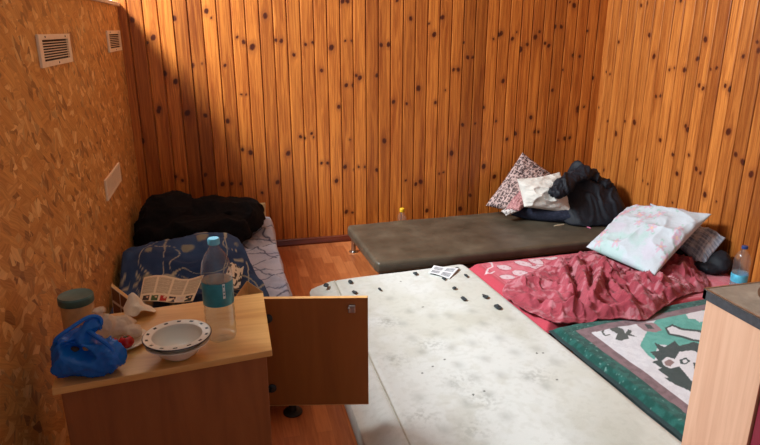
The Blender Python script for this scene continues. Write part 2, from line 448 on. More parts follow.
# ================================================================== SETTING
XL, YB, XR = -.633, 4.53, 2.99
def plank_wall(name, mat, u0, u1, zmax, pitch, phase, knots, place):
    """tongue-and-groove boards in one mesh: V grooves, grain and knots as attributes; place(u, depth, z) -> xyz"""
    prof = [(0, .013), (.0036, .013), (.0075, .0012), (.0105, 0)]+[(.0105+(pitch-.0155)*k/8, 0) for k in range(1, 9)]+[(pitch-.0025, .0012)]
    us = []; ds = []; bi = []
    k0 = math.floor((u0-phase)/pitch); k1 = math.ceil((u1-phase)/pitch)
    for k in range(k0, k1):
        for du, d in prof:
            u = phase+k*pitch+du
            if u0-1e-6 <= u <= u1+1e-6: us.append(u); ds.append(d); bi.append(k)
    us = np.array(us); ds = np.array(ds); bi = np.array(bi)
    zs = np.concatenate([np.arange(0, 2.0, .0085), np.linspace(2.0, zmax, 14)])
    U, Z = np.meshgrid(us, zs); D = np.tile(ds, (len(zs), 1)); B = np.tile(bi, (len(zs), 1))
    KN = np.zeros_like(U); RG = np.zeros_like(U); GU = U.copy(); GZ = Z.copy()
    for ku, kz, s in knots:
        kb = math.floor((ku-phase)/pitch)
        m = (B == kb) & (np.abs(Z-kz) < .16)
        ang = math.sin(ku*91+kz*57)*.5
        du = U-ku; dz = Z-kz; du2 = du*math.cos(ang)+dz*math.sin(ang); dz2 = -du*math.sin(ang)+dz*math.cos(ang)
        d = np.hypot(du2, dz2/1.3)/s
        KN = np.where(m, np.maximum(KN, np.clip((1.35-d)*1.3, 0, 1)), KN)
        RG = np.where(m, np.maximum(RG, .45*np.exp(-((d-1.5)/.7)**2)), RG)
        w = np.exp(-(np.hypot(du, dz/2.5)/(s*2.0))**2)
        GU = np.where(m, GU-du*.75*w, GU); GZ = np.where(m, GZ-dz*.3*w, GZ)
    rb = np.random.RandomState(11); tab = rb.rand(200)
    BID = tab[(B+60) % 200]
    V = [place(u, d, z) for u, d, z in zip(U.ravel(), D.ravel(), Z.ravel())]
    Fs = grid_faces(len(us), len(zs))
    o = make(name, V, Fs, mat, smooth=False); o['kind'] = 'structure'
    for k, a in (('knot', KN), ('ring', RG), ('gu', GU), ('gz', GZ), ('bid', BID)):
        at = o.data.attributes.new(k, 'FLOAT', 'POINT'); at.data.foreach_set('value', a.ravel().astype(np.float32))
    return o
Z_ = 1/4.046
KB = {  # knots seen on the back wall: zoom origin -> (x, y, size)
 (110,0): [(90,80,1),(175,152,1.1),(152,172,.6),(260,74,1),(390,45,1),(410,72,.5),(335,265,.9),(372,258,.5),(465,265,.7),(222,297,1),(265,330,1.1),(515,150,.6),(200,438,.9)],
 (240,0): [(102,64,1.1),(50,190,1.3),(15,170,.9),(145,162,.7),(167,165,.9),(218,222,.8),(265,180,.7),(295,172,.7),(370,192,1.2),(330,285,.8),(425,165,.5),(452,165,.5),(430,345,.9),(457,345,.8),(485,315,1),(470,305,.7),(400,432,.9),(5,382,.5),(25,382,.5),(415,5,1),(435,5,.9)],
 (370,0): [(110,2,.7),(165,75,.9),(45,182,.9),(75,180,1),(28,305,.9),(95,412,.9),(148,420,.7),(196,357,1.2),(260,140,1.1),(293,70,1),(380,172,.5),(395,232,.9),(415,232,.7),(338,282,.8),(357,282,.9),(305,365,.5),(240,95,.5),(265,415,.8),(520,140,.9),(500,158,.6),(460,435,.7)],
 (500,0): [(5,135,1),(50,157,.9),(68,130,.5),(82,200,1.3),(110,180,.8),(143,150,1.1),(160,128,.7),(182,175,.8),(197,185,.9),(222,108,.9),(248,108,.9),(300,22,1.1),(283,8,.6),(355,125,.6),(297,225,1),(323,228,.7),(255,283,.5),(12,328,1),(212,365,.8),(375,315,.9),(315,437,1),(340,432,.6)],
 (130,110): [(232,12,1.2),(305,22,.9),(395,45,1),(50,125,1.1),(455,160,.8),(488,172,1.1),(115,5,.9),(305,262,.9),(185,270,.8),(212,285,.7),(450,298,.8),(412,298,.8),(375,300,1)],
 (240,110): [(195,175,1.1),(245,108,.8),(262,115,.6),(290,95,.7),(298,110,.5),(330,215,.7),(355,215,.8),(152,292,1),(390,287,1),(425,230,1),(445,120,.5),(462,240,.5),(480,230,.6),(505,230,.6),(430,412,1),(455,415,.6),(90,335,.7)],
 (370,110): [(58,125,1.1),(28,243,.9),(185,300,.9),(205,290,1.1),(280,258,.6),(297,252,.5),(330,175,1.2),(375,60,.9),(425,55,.6),(510,45,.6),(460,228,1.2),(503,270,1.1),(365,400,1.2),(405,345,.9),(230,407,1),(145,285,.6)],
 (500,110): [(125,30,1),(62,95,1),(28,118,.8),(140,88,.8),(155,88,.8),(262,115,1),(282,112,.8),(235,122,.6),(315,2,1)]}
KR = {
 (500,0): [(430,290,.6),(445,300,.6),(480,170,.8),(400,435,.6)],
 (630,0): [(45,22,.8),(68,12,.9),(78,142,1),(97,228,1.1),(160,282,.7),(180,275,.5),(220,283,1),(272,238,.9),(305,160,1.1),(325,280,.6),(350,275,.7),(280,345,.8),(295,358,.8),(385,347,.8),(405,360,1.1),(458,228,.8),(520,205,.9),(515,170,.7),(105,390,.7),(123,388,.7),(205,2,.8)],
 (500,110): [(435,45,.6),(468,95,1.3),(505,45,.7),(420,243,.8),(400,120,.5)],
 (630,110): [(18,50,1.2),(28,200,.6),(50,285,.7),(72,300,.6),(122,122,.9),(172,180,.8),(225,65,.8),(232,80,.9),(190,258,1),(238,182,.7),(268,238,.9),(285,255,.7),(303,343,1.1),(398,88,1.3),(428,180,.9),(455,210,1.1),(490,260,1.2),(172,375,.5),(350,370,.5)]}
kb = [(p[0], p[2], .0150*s) for (ox, oy), L in KB.items() for x, y, s in L for p in [at_y(ox+x*Z_, oy+y*Z_, YB)]]
kr = [(p[1], p[2], .0150*s) for (ox, oy), L in KR.items() for x, y, s in L for p in [at_x(ox+x*Z_, oy+y*Z_, XR)]]
rk = random.Random(3)
for i in range(60): kr.append((rk.uniform(-1.2, 2.7), rk.uniform(0, 2), .0125*rk.uniform(.6, 1.2)))
plank_wall('wall_back', M['pine_back'], XL-.03, XR+.03, 3.3, .0945, .178, kb, lambda u, d, z: (u, YB+d, z))
o = plank_wall('wall_right', M['pine_side'], -1.5, YB+.03, 3.3, .0995, 4.253-.0995*60, kr, lambda u, d, z: (XR+d, u, z))
def struct(name, mb, mat, **kw):
    o = mk(name, mb, mat, smooth=False, **kw); o['kind'] = 'structure'; return o
PT = 1.748   # top of the chipboard partition
struct('wall_left', MB().box((XL-.03, 1.5, PT/2), (.06, 6.06, PT)), M['osb'])
struct('trim_1', MB().box((XL-.028, 1.5, PT+.011), (.09, 6.05, .022)), M['trim_white'], bevel=.003)
struct('floor', MB().box((.4, 1.5, -.05), (6.4, 6.2, .1)), M['parquet'])
struct('baseboard_back', MB().prism([(-.03, 0), (0, 0), (0, 1), (-.03, 1)], 0, 1), M['base_brown'])
bb = bpy.data.objects['baseboard_back']
def molding(o, pts):  # rebuild as a shaped skirting run
    me = o.data; me.clear_geometry(); me.from_pydata([tuple(p) for p in pts[0]], [], pts[1]); me.update()
prof = [(0, 0), (.020, 0), (.022, .012), (.014, .034), (.012, .044), (.004, .052), (0, .052)]
n = len(prof)
molding(bb, ([(XL, YB-a, z) for a, z in prof]+[(XR, YB-a, z) for a, z in prof], [(i, (i+1) % n, n+(i+1) % n, n+i) for i in range(n)]+[tuple(range(n)), tuple(reversed(range(n, 2*n)))]))
struct('baseboard_right', MB().add([(XR-a, YB, z) for a, z in prof]+[(XR-a, -1.5, z) for a, z in prof], [(i, (i+1) % n, n+(i+1) % n, n+i) for i in range(n)]+[tuple(range(n)), tuple(reversed(range(n, 2*n)))]), M['base_brown'])
# passage behind the partition, open to the daylight of a high window
struct('wall_back_2', MB().box((-1.7, YB+.04, 1.65), (2.13, .06, 3.3)), M['white_paint'])
struct('ceiling', MB().box((1.18, 1.5, 3.34), (3.7, 6.2, .08)), M['ceiling'])

# ================================================================== VENTS
def vent(label, y0, y1, z0, z1, fine=False):
    yc, zc = (y0+y1)/2, (z0+z1)/2; w, h = y1-y0, z1-z0; x = XL+.0005
    t = thing('vent_grille', label, 'vent', (x, yc, zc), 'vent grilles on the chipboard wall')
    b = MB(); iw, ih = w*.82, h*.66
    if fine: iw, ih = w*.88, h*.78
    fw_, fh = (w-iw)/2, (h-ih)/2
    b.box((x+.005, y0+fw_/2, zc), (.01, fw_, h)); b.box((x+.005, y1-fw_/2, zc), (.01, fw_, h))
    b.box((x+.005, yc, z0+fh/2), (.01, iw, fh)); b.box((x+.005, yc, z1-fh/2), (.01, iw, fh))
    mk('frame', b, M['beige_plastic'], t, smooth=False, bevel=.0015)
    mk('backing', MB().box((x+.0012, yc, zc), (.0015, iw, ih)), M['vent_dark'] if not fine else M['mesh_grey'], t, smooth=False)
    s = MB()
    if fine:
        for k in range(22): s.box((x+.004, y0+fw_+iw*(k+.5)/22, zc), (.004, iw/22*.4, ih))
        for k in range(9): s.box((x+.005, yc, z0+fh+ih*(k+.5)/9), (.004, iw, ih/9*.4))
        mk('mesh_screen', s, M['beige_plastic'], t, smooth=False)
    else:
        R = Matrix.Rotation(.6, 3, 'Y')
        for k in range(1, 8): s.box((x+.005, yc, z0+fh+ih*k/8), (.007, iw, .0032), 0)
        mk('louvre', s, M['beige_plastic'], t, smooth=False)
        for dy, dz in ((-.32, .42), (.32, .42), (.0, -.42)):
            mk('screw', MB().lathe([(.004, 0), (.004, .001), (.002, .0022)], (x+.01, yc+dy*w, zc+dz*h), 10, Matrix.Rotation(PI/2, 3, 'Y')), M['dark_metal'], t)
vent('wide louvred vent grille on the chipboard wall with dark slots, nearest the camera', 2.49, 2.985, 1.469, 1.585)
vent('louvred vent grille high on the chipboard wall beside the pine corner', 3.96, 4.44, 1.475, 1.597)
vent('fine mesh vent grille low on the chipboard wall above the bed', 3.325, 3.795, .749, .86, True)

# ================================================================== CABINET
CF = [(-.485, 1.535), (.081, 1.601), (.083, 2.018), (-.53, 1.955)]   # top outline: front, right, back
CZ = .72
def inset(q, a):
    c = np.mean(np.array(q), 0); r = []
    for p in q:
        d = np.array(p)-c; r.append(tuple(c+d*(1-a/np.abs(d))))
    return r
ci = inset(CF, .016)
cab = thing('cabinet', 'low brown wooden cabinet with a pale worktop and its door standing open', 'cabinet', (-.23, 1.78, 0))
mk('worktop', MB().prism(CF, CZ-.02, CZ), M['cab_top'], cab, smooth=False, bevel=.002)
def wallpanel(p, q, z0, z1, th):
    p = np.array(p); q = np.array(q); d = (q-p)/np.linalg.norm(q-p); nrm = np.array([-d[1], d[0]])*th
    return MB().prism([tuple(p), tuple(q), tuple(q+nrm), tuple(p+nrm)], z0, z1)
mk('back_panel', wallpanel(ci[0], ci[1], .02, CZ-.0205, .016), M['cab_body'], cab, smooth=False, bevel=.0015)
mk('side_panel', wallpanel(ci[3], ci[0], .02, CZ-.0205, .016), M['cab_body'], cab, smooth=False, bevel=.0015)
mk('side_panel', wallpanel(ci[2], ci[3], .02, CZ-.0205, .016), M['cab_body'], cab, smooth=False, bevel=.0015)
mk('bottom_panel', MB().prism(inset(ci, .018), .06, .078), M['cab_body'], cab, smooth=False)
mk('shelf', MB().prism(inset(ci, .018), .24, .256), M['cab_body'], cab, smooth=False)
dA = at_z(265, 299, .675); dB = at_z(367.5, 298, .675)
p0 = np.array([.069, dA[1]+.004]); p1 = np.array([dB[0]+.0, dB[1]])
dd = (p1-p0)/np.linalg.norm(p1-p0); dn = np.array([-dd[1], dd[0]])
door = mk('door', wallpanel(p0, p1, .232, .675, .017), M['door_in'], cab, smooth=False, bevel=.001)
# pale edge banding around the door
eb = MB()
def dq(a0, a1, b0, b1): return [tuple(p0+dd*a0+dn*b0), tuple(p0+dd*a1+dn*b0), tuple(p0+dd*a1+dn*b1), tuple(p0+dd*a0+dn*b1)]
DL = np.linalg.norm(p1-p0)
eb.prism(dq(0, DL+.0012, -.0008, .0175), .675, .6765); eb.prism(dq(DL, DL+.0016, -.0008, .0175), .232, .6765); eb.prism(dq(0, DL+.0012, -.0008, .0175), .2305, .232)
mk('edge_band', eb, M['band'], door, smooth=False)
c_ = MB(); pc = p0+dd*(DL*.855)-dn*.006
c_.box((pc[0], pc[1], .648-.012), (.024, .012, .030), math.atan2(dd[1], dd[0])); c_.box((pc[0]-dd[0]*.012, pc[1]-.004, .636), (.007, .016, .02), math.atan2(dd[1], dd[0]))
mk('catch', c_, M['steel'], door, smooth=False, bevel=.002)
for z in (.31, .60):
    h = MB(); ph = p0+dd*.028-dn*.004
    h.lathe([(.017, 0), (.017, .005), (.012, .008)], (ph[0], ph[1], z), 16, Matrix.Rotation(PI/2, 3, 'X')); h.box((ph[0]-.026, ph[1]-.008, z), (.05, .012, .014), math.atan2(dd[1], dd[0]))
    mk('hinge', h, M['black_plastic'], door)
for i in (0, 1, 2, 3):
    q = inset(ci, .04)[i]
    mk('foot', MB().lathe([(.022, 0), (.022, .008), (.012, .012), (.012, .06)], (q[0], q[1], 0), 16), M['dark_metal'], cab)

# ================================================================== ON THE CABINET
# two nested bowls
bc = np.array([-.176, 1.634])
def bowl_prof(R, h, wall, lip):
    return [(R*.36, 0), (R*.42, .002), (R*.46, .006), (R*.62, h*.32), (R*.76, h*.72), (R-lip, h*.93), (R, h), (R-.001, h+wall*.9), *[(R-lip*q, h*(1-.07*q)+wall) for q in np.arange(.08, 1, .08)], (R-lip, h*.93+wall), (R*.74, h*.74+wall*.3), (R*.58, h*.36+wall), (R*.42, .010), (.002, .009)]
low = thing('bowl', 'white bowl underneath, with the dotted bowl set inside it', 'bowl', (bc[0], bc[1], CZ+.0005), 'stacked bowls on the cabinet')
mk('bowl_body', MB().lathe(bowl_prof(.088, .048, .003, .014), (bc[0], bc[1]-.002, CZ+.001), 56), M['enamel'], low, sharp=None)
upb = thing('bowl', 'white bowl with a dark rim line and dark dots, set inside another bowl', 'bowl', (bc[0], bc[1], CZ+.018), 'stacked bowls on the cabinet')
bm_ = MB().lathe(bowl_prof(.092, .047, .003, .024), (bc[0], bc[1], CZ+.0185), 224)
def dot_c(V):
    c = np.tile(lin3(226, 222, 208), (len(V), 1)); r = np.hypot(V[:, 0]-bc[0], V[:, 1]-bc[1]); a = np.arctan2(V[:, 1]-bc[1], V[:, 0]-bc[0])
    d = np.abs(((a*14/(2*PI)) % 1)-.5)*2*PI/14*.08
    return cmix(c, (d < .0046) & (r > .0775) & (r < .0855) & (V[:, 2] > CZ+.0185+.0445), lin3(38, 54, 58))
make('bowl_body', bm_.v, bm_.f, M['glaze'], upb, col=dot_c(np.array(bm_.v)))
rb_ = [(bc[0]+.0922*math.cos(a), bc[1]+.0922*math.sin(a), CZ+.0655) for a in np.linspace(0, 2*PI, 56, endpoint=False)]
mk('rim', MB().tube(rb_, .0016, 8, True), M['navy_rim'], upb)
def bottle(name, label, pos, h, R, cap, water_to, label_z, lab_mat, wat, tilt=0, mark=False):
    t = thing(name, label, 'bottle', tuple(pos))
    x, y, z = pos
    k = h/.33
    prof = [(.001, .006*k), (R*.45, .004*k), (R*.7, .0), (R*.93, .006*k), (R, .018*k)]
    for i in range(1, 9):
        zz = .018*k+i*.0135*k; prof.append((R*(.965 if i % 2 else 1.0), zz))
    prof += [(R*.985, .132*k), (R*.985, .205*k), (R, .212*k), (R*.98, .232*k), (R*.86, .258*k), (R*.64, .28*k), (R*.42, .294*k), (R*.31, .302*k), (R*.30, .312*k), (R*.36, .3125*k), (R*.36, .315*k), (R*.28, .3155*k), (R*.28, .327*k)]
    body = MB().lathe(prof, (x, y, z+.001), 40, cap0=True, cap1=False)
    # petal foot
    V = np.array(body.v); a = np.arctan2(V[:, 1]-y, V[:, 0]-x); hh = V[:, 2]-z
    V[:, 2] += np.where(hh < .012*k, (1-np.clip(hh/(.012*k), 0, 1))*.004*k*(1+np.cos(5*a)), 0); body.v = [tuple(p) for p in V]
    mk('bottle_body', body, M['pet'], t, sharp=None)
    wp = [(.001, .009*k), (R*.7, .008*k), (R*.92, .011*k), (R*.965, .02*k)]+[(r*.972, zz) for r, zz in prof if .03*k < zz < water_to*k]
    wp += [(wp[-1][0], water_to*k), (.001, water_to*k)]
    mk('water', MB().lathe(wp, (x, y, z+.001), 36), wat, t, sharp=40)
    lb = MB().lathe([(R*.99, label_z[0]*k), (R*1.004, label_z[0]*k+.001), (R*1.004, label_z[1]*k-.001), (R*.99, label_z[1]*k)], (x, y, z+.001), 40, cap0=False, cap1=False)
    lo = mk('label', lb, lab_mat, t, sharp=None)
    if mark:
        ms = MB(); a0 = -PI/2+.55-0.14
        for (da, z0, z1, w) in ((0, .15, .158, .12), (0, .192, .197, .12), (-.06, .15, .197, .02), (.06, .15, .197, .02), (0, .163, .168, .07), (.0, .174, .186, .05)):
            vs = []; seg = 5
            for i in range(seg+1):
                aa = a0+da+w*(i/seg-.5)*1.4
                for zz in (z0, z1): vs.append((x+R*1.012*math.cos(aa), y+R*1.012*math.sin(aa), z+.001+zz*k))
            ms.add(vs, [(2*i, 2*i+2, 2*i+3, 2*i+1) for i in range(seg)])
        make('label_mark', ms.v, ms.f, M['label_white'], lo, solid=.0006)
    cr = R*.37; cv = MB(); seg = 40; pr = [(cr, .311*k), (cr, .327*k), (cr*.9, .3295*k), (.001, .33*k)]
    cv.lathe(pr, (x, y, z+.001), seg)
    V = np.array(cv.v); a = np.arctan2(V[:, 1]-y, V[:, 0]-x); rr = 1+.03*np.sign(np.cos(a*20)); V[:2*seg, 0] = x+(V[:2*seg, 0]-x)*rr[:2*seg]; V[:2*seg, 1] = y+(V[:2*seg, 1]-y)*rr[:2*seg]
    cv.v = [tuple(p) for p in V]
    mk('cap', cv, cap, t)
    return t
wb = at_z(222, 338, CZ)
bottle('water_bottle', 'large clear water bottle with a teal label and pale blue cap on the cabinet', (wb[0], wb[1], CZ), .316, .0445, M['cap_blue'], .20, (.124, .197), M['label_teal'], M['water'], mark=True)

# jar with lid
jx, jy = at_z(85, 315, CZ)[0]+.005, 1.885
jar = thing('jar', 'tan lidded jar against the chipboard wall, teal grey lid', 'jar', (jx, jy, CZ))
mk('jar_body', MB().lathe([(.040, 0), (.046, .004), (.047, .012), (.047, .078), (.044, .086), (.044, .094)], (jx, jy, CZ+.0005), 36), M['jar_tan'], jar)
mk('lid', MB().lathe([(.049, .086), (.051, .089), (.051, .108), (.048, .112), (.045, .111), (.001, .1105)], (jx, jy, CZ+.0005), 36, cap0=False), M['teal_lid'], jar)

# saucer, tomatoes, white bag
pl = at_z(122, 341, CZ+.008)
mk('saucer', MB().lathe([(.030, 0), (.034, .001), (.055, .006), (.074, .013), (.074, .0148), (.054, .0085), (.032, .0045), (.001, .004)], (pl[0], pl[1], CZ+.0005), 44), M['plate_white'], loc=(pl[0], pl[1], CZ), sharp=None)
tag(bpy.data.objects['saucer'], 'small white saucer under the tomatoes beside the blue bag', 'saucer')
def tomato(p, r, label):
    t = thing('tomato', label, 'tomato', tuple(p), 'tomatoes on the saucer')
    mb = MB().ball((p[0], p[1], p[2]+r*.86), (r, r, r*.86), 28, 18)
    V = np.array(mb.v); a = np.arctan2(V[:, 1]-p[1], V[:, 0]-p[0]); q = 1+.035*np.cos(5*a); V[:, 0] = p[0]+(V[:, 0]-p[0])*q; V[:, 1] = p[1]+(V[:, 1]-p[1])*q
    d = np.hypot(V[:, 0]-p[0], V[:, 1]-p[1]); V[:, 2] -= np.where(V[:, 2] > p[2]+r, .25*r*np.exp(-(d/(r*.3))**2), 0)
    make('tomato_flesh', V, mb.f, M['red_skin'], t)
    st = MB()
    for k in range(5):
        a = 2*PI*k/5; st.tube([(p[0], p[1], p[2]+r*1.58), (p[0]+.3*r*math.cos(a), p[1]+.3*r*math.sin(a), p[2]+r*1.62), (p[0]+.55*r*math.cos(a), p[1]+.55*r*math.sin(a), p[2]+r*1.58)], [.0016, .0013, .0004], 6)
    mk('stalk', st, M['stem_green'], t)
tomato((-.362, 1.700, CZ+.0075), .021, 'red tomato on the saucer, touching the blue bag')
tomato((-.324, 1.704, CZ+.0075), .0215, 'red tomato on the saucer, on the side towards the bowls')
wbag = at_z(108, 338, CZ)
wx, wy = -.362, 1.775
V, Fs = blob([((wx+.005, wy+.02, CZ+.034), (.05, .036, .032), .5), ((wx-.03, wy, CZ+.045), (.036, .032, .042), 0), ((wx+.045, wy-.005, CZ+.026), (.036, .024, .016), -.6), ((wx-.04, wy, CZ+.083), (.012, .012, .02), 0), ((wx-.04, wy, CZ+.100), (.020, .018, .007), 0)],
             .0045, 2, [(.006, 24, 'ridge'), (.003, 70, 'ridge')], 3, CZ+.015)
o = make('plastic_bag', V, Fs, M['white_film'], loc=(wx, wy, CZ)); tag(o, 'crumpled white plastic bag with a twisted top behind the tomatoes', 'bag')
# blue bag
bx, by = -.408, 1.602
bag = thing('plastic_bag', 'thin blue plastic carrier bag slumped on the cabinet, partly open', 'bag', (bx, by, CZ))
V, Fs = blob([((bx, by, CZ+.046), (.085, .06, .047), .1), ((bx+.048, by-.012, CZ+.044), (.046, .045, .044), 0), ((bx-.045, by+.005, CZ+.06), (.04, .042, .052), 0), ((bx-.012, by+.02, CZ+.098), (.05, .026, .028), Matrix.Rotation(-.5, 3, 'Y')), ((bx+.022, by+.025, CZ+.122), (.028, .018, .026), Matrix.Rotation(-.4, 3, 'Y'))],
             .005, 3, [(.015, 13, 'ridge'), (.007, 34, 'ridge'), (.0025, 80, 'ridge')], 5, CZ+.0015, (1, 1, .7))
# mouth of the bag, showing what is inside
cdir = np.array([0, 0, HC])-np.array([bx, by, CZ+.08]); cdir /= np.linalg.norm(cdir)
mc = np.array([bx-.012, by-.02, CZ+.076])
d = V-mc; al = np.hypot((d[:, 0]*.93-d[:, 2]*.36)/.046, (d[:, 2]*.93+d[:, 0]*.36)/.019)
push = np.clip(1-al, 0, 1)*(d[:, 1] < .02); V[:, 1] += .06*np.sqrt(push)
make('bag_film', V, Fs, M['blue_film'], bag)
mk('handle', MB().tube(catmull([(bx-.07, by, CZ+.085), (bx-.062, by-.01, CZ+.112), (bx-.025, by+.0, CZ+.135), (bx+.018, by+.02, CZ+.152), (bx+.042, by+.03, CZ+.138), (bx+.038, by+.02, CZ+.11)], 6, False), .0055, 8), M['blue_film'], bag)
mk('handle', MB().tube(catmull([(bx+.01, by+.01, CZ+.118), (bx+.038, by-.02, CZ+.11), (bx+.07, by-.03, CZ+.08), (bx+.076, by-.035, CZ+.05)], 6, False), .006, 8), M['blue_film'], bag)
for i, (dx, dz, r, col, lb) in enumerate([(-.028, .066, .016, lin(70, 52, 40), 'dark brown lump inside the open blue bag'), (.006, .073, .014, lin(176, 132, 92), 'tan lump inside the open blue bag')]):
    V, Fs = blob([((bx+dx, by+.004, CZ+dz), (r, r*.8, r*.8), 0)], .004, 2, [(.003, 50, 'n')], i)
    o = make('food_lump', V, Fs, plain('food_%d' % i, col, .8, bump=.3), loc=(bx+dx, by+.004, CZ+dz)); tag(o, lb, 'food')
# tissue
tx, ty = at_z(139, 318, CZ)[:2]
def tissue_z(x, y, r):
    return CZ+.003+.055*np.exp(-(np.hypot(x-tx+.018, (y-ty-.03)*.8)/.028)**2)+.022*ridge(x*28, y*28, 4)*(1-.5*r)+.02*np.exp(-(np.hypot(x-tx-.02, y-ty)/.02)**2)
V, Fs = drape([(tx-.035, ty-.01), (tx+.01, ty-.012), (tx+.05, ty+.02), (tx+.028, ty+.06), (tx-.01, ty+.075), (tx-.045, ty+.05)], tissue_z, 26, 8)
o = make('tissue', V, Fs, M['tissue'], loc=(tx, ty, CZ), solid=.0015, offset=1); tag(o, 'crumpled cream paper tissue on the back edge of the cabinet', 'tissue')

# ================================================================== BED
BX0, BX1, BY0, BY1, BZ = -.615, .235, 2.30, 4.44, .23
bed = thing('bed', 'narrow low bed with a pale wooden frame in the dim corner under heaped bedding', 'bed', (-.19, 3.4, 0))
mk('headboard', MB().box((-.19, BY1+.018, .19), (.86, .022, .37)), M['bed_wood'], bed, smooth=False, bevel=.004)
mk('side_rail', MB().box((BX1+.008, (BY0+BY1)/2, .155), (.02, BY1-BY0, .13)), M['bed_wood'], bed, smooth=False, bevel=.003)
mk('side_rail', MB().box((BX0+.002, (BY0+BY1)/2, .155), (.02, BY1-BY0, .13)), M['bed_wood'], bed, smooth=False, bevel=.003)
mk('mattress', MB().box(((BX0+BX1)/2, (BY0+BY1)/2, .17), (BX1-BX0-.03, BY1-BY0-.03, .12)), M['piping'], bed, bevel=.02)
for x in (BX0+.05, .192):
    for y in (2.335, BY1-.05):
        mk('leg', MB().lathe([(.042, 0), (.042, .006), (.036, .009), (.017, .012), (.015, .11)], (x, y, .0005), 24), M['dark_metal'], bed)
# blue duvet: a heaped band across the bed
def duv_c(V):
    x, y, z = V[:, 0], V[:, 1], V[:, 2]; s = y*.6+z*.8
    c = np.tile(lin3(58, 84, 122), (len(x), 1))
    c = cmix(c, sstep(.45, .65, fbm(x*5, s*5, 3)), lin3(44, 66, 102))
    w = .03*(fbm(x*7, s*7, 5)-.5)
    a = fbm(x*4.6+w*9, s*4.6, 21, 2); b = fbm(x*4.9+9, s*4.9+w*8, 44, 2)
    l = np.minimum(np.minimum(np.abs(a-.5), np.abs(b-.47)), np.abs(fbm(x*5.2+3, s*5.2-w*9, 71, 2)-.52))
    c = cmix(c, (1-sstep(.004, .011, l))*.85, lin3(196, 190, 160))
    fl = vn(x*11, s*11, 8); c = cmix(c, sstep(.86, .9, fl)*.6, lin3(176, 170, 130))
    return c
def duv_z(x, y, r):
    crest = np.exp(-((y-3.42-.25*(x+.6)*.3)/.30)**2)
    h = BZ+.03+.15*crest+.05*(1-np.clip(r, 0, 1)**4)
    h = h+.035*(ridge(x*6+y*2, y*7, 5)-.4)+.018*(fbm(x*16, y*16, 6)-.5)
    ed = sstep(1.0, .93, r)
    h = np.maximum(h, BZ+.045); return np.where(r > .93, (BZ+.028)+(h-BZ-.028)*ed, h)
V, Fs = drape([(-.60, 2.62), (-.3, 2.58), (.05, 2.68), (.12, 2.85), (.15, 3.02), (.10, 3.2), (.02, 3.52), (.0, 3.72), (-.3, 3.75), (-.595, 3.62), (-.61, 3.2)], duv_z, 90, 18)
o = make('duvet', V, Fs, M['cloth'], loc=(-.25, 3.2, BZ), solid=.012, offset=1, col=duv_c(V)); tag(o, 'dark blue duvet with cream scribbled line pattern heaped across the bed', 'duvet')
# white sheet with blue lines, falling over the bed's open side
def sh_c(V):
    x, y, z = V[:, 0], V[:, 1], V[:, 2]; s = x+(.23-z)*.8
    c = np.tile(lin3(206, 208, 220), (len(x), 1))
    c = cmix(c, sstep(.4, .7, fbm(s*6, y*6, 12))*.5, lin3(176, 182, 204))
    w = (fbm(s*6, y*6, 31)-.5)*.09
    for k, (ax, ay, f) in enumerate([(.9, .5, 5.5), (-.6, .8, 4.6), (.15, 1, 3.6)]):
        q = (s*ax+y*ay+w)*f+.3*k; q = np.abs(q-np.round(q))/f
        c = cmix(c, (1-sstep(.003, .0075, q))*.8, lin3(44, 54, 92))
    return c
def sh_f(s, t, P):
    x0 = P[:, 0].copy(); y = P[:, 1]
    over = np.clip(x0-(BX1+.02), 0, None)
    x = np.where(over > 0, BX1+.022+.035*(1-np.exp(-over*9))+.02*np.sin(y*14)*np.clip(over*5, 0, 1), x0)
    z = np.full(len(x), BZ+.016)-over*1.0
    hump = .075*np.exp(-((y-4.22)/.16)**2-((x0-.2)/.12)**2)
    z = z+hump+(.03*(ridge(x0*8+y*3, y*8, 14)-.4)+.012*(fbm(x0*22, y*22, 15)-.5))*np.where(over > 0, .4, 1)*np.where(y < 3.75, sstep(.12, .18, x0), 1)
    z = np.maximum(z, .012)
    return np.stack([x+(.015*(fbm(y*9, over*6+x0*0, 3)-.5))*(over > 0), y, np.maximum(z, np.where(over > 0, .012, BZ+.012))], 1)
V, Fs, s, t = sheet((.02, 2.72, 0), (.40, 2.80, 0), (.30, 4.38, 0), (-.06, 4.3, 0), 80, 190, sh_f)
o = make('bed_sheet', V, Fs, M['cloth'], loc=(.2, 3.6, BZ), solid=.006, offset=1, col=sh_c(V)); tag(o, 'white sheet with thin blue lines hanging over the open side of the bed', 'sheet')
# black blanket heap
V, Fs = blob([((-.40, 4.10, .40), (.20, .24, .17), 0), ((-.52, 4.02, .33), (.10, .2, .13), 0), ((-.10, 4.12, .43), (.30, .20, .10), .05), ((.06, 4.05, .40), (.14, .17, .10), 0), ((-.2, 3.86, .36), (.32, .12, .11), 0), ((-.22, 4.05, .30), (.33, .25, .10), 0)],
             .014, 5, [(.034, 4.5, 'ridge'), (.010, 10, 'ridge')], 9, BZ+.02, (.8, 1, 1.9))
V[:, 0] = np.maximum(V[:, 0], XL+.012); V[:, 1] = np.minimum(V[:, 1], YB-.04)
o = make('blanket', V, Fs, M['black_cloth'], loc=(-.2, 4.05, BZ)); tag(o, 'thick black blanket bunched at the head of the bed against the pine wall', 'blanket')
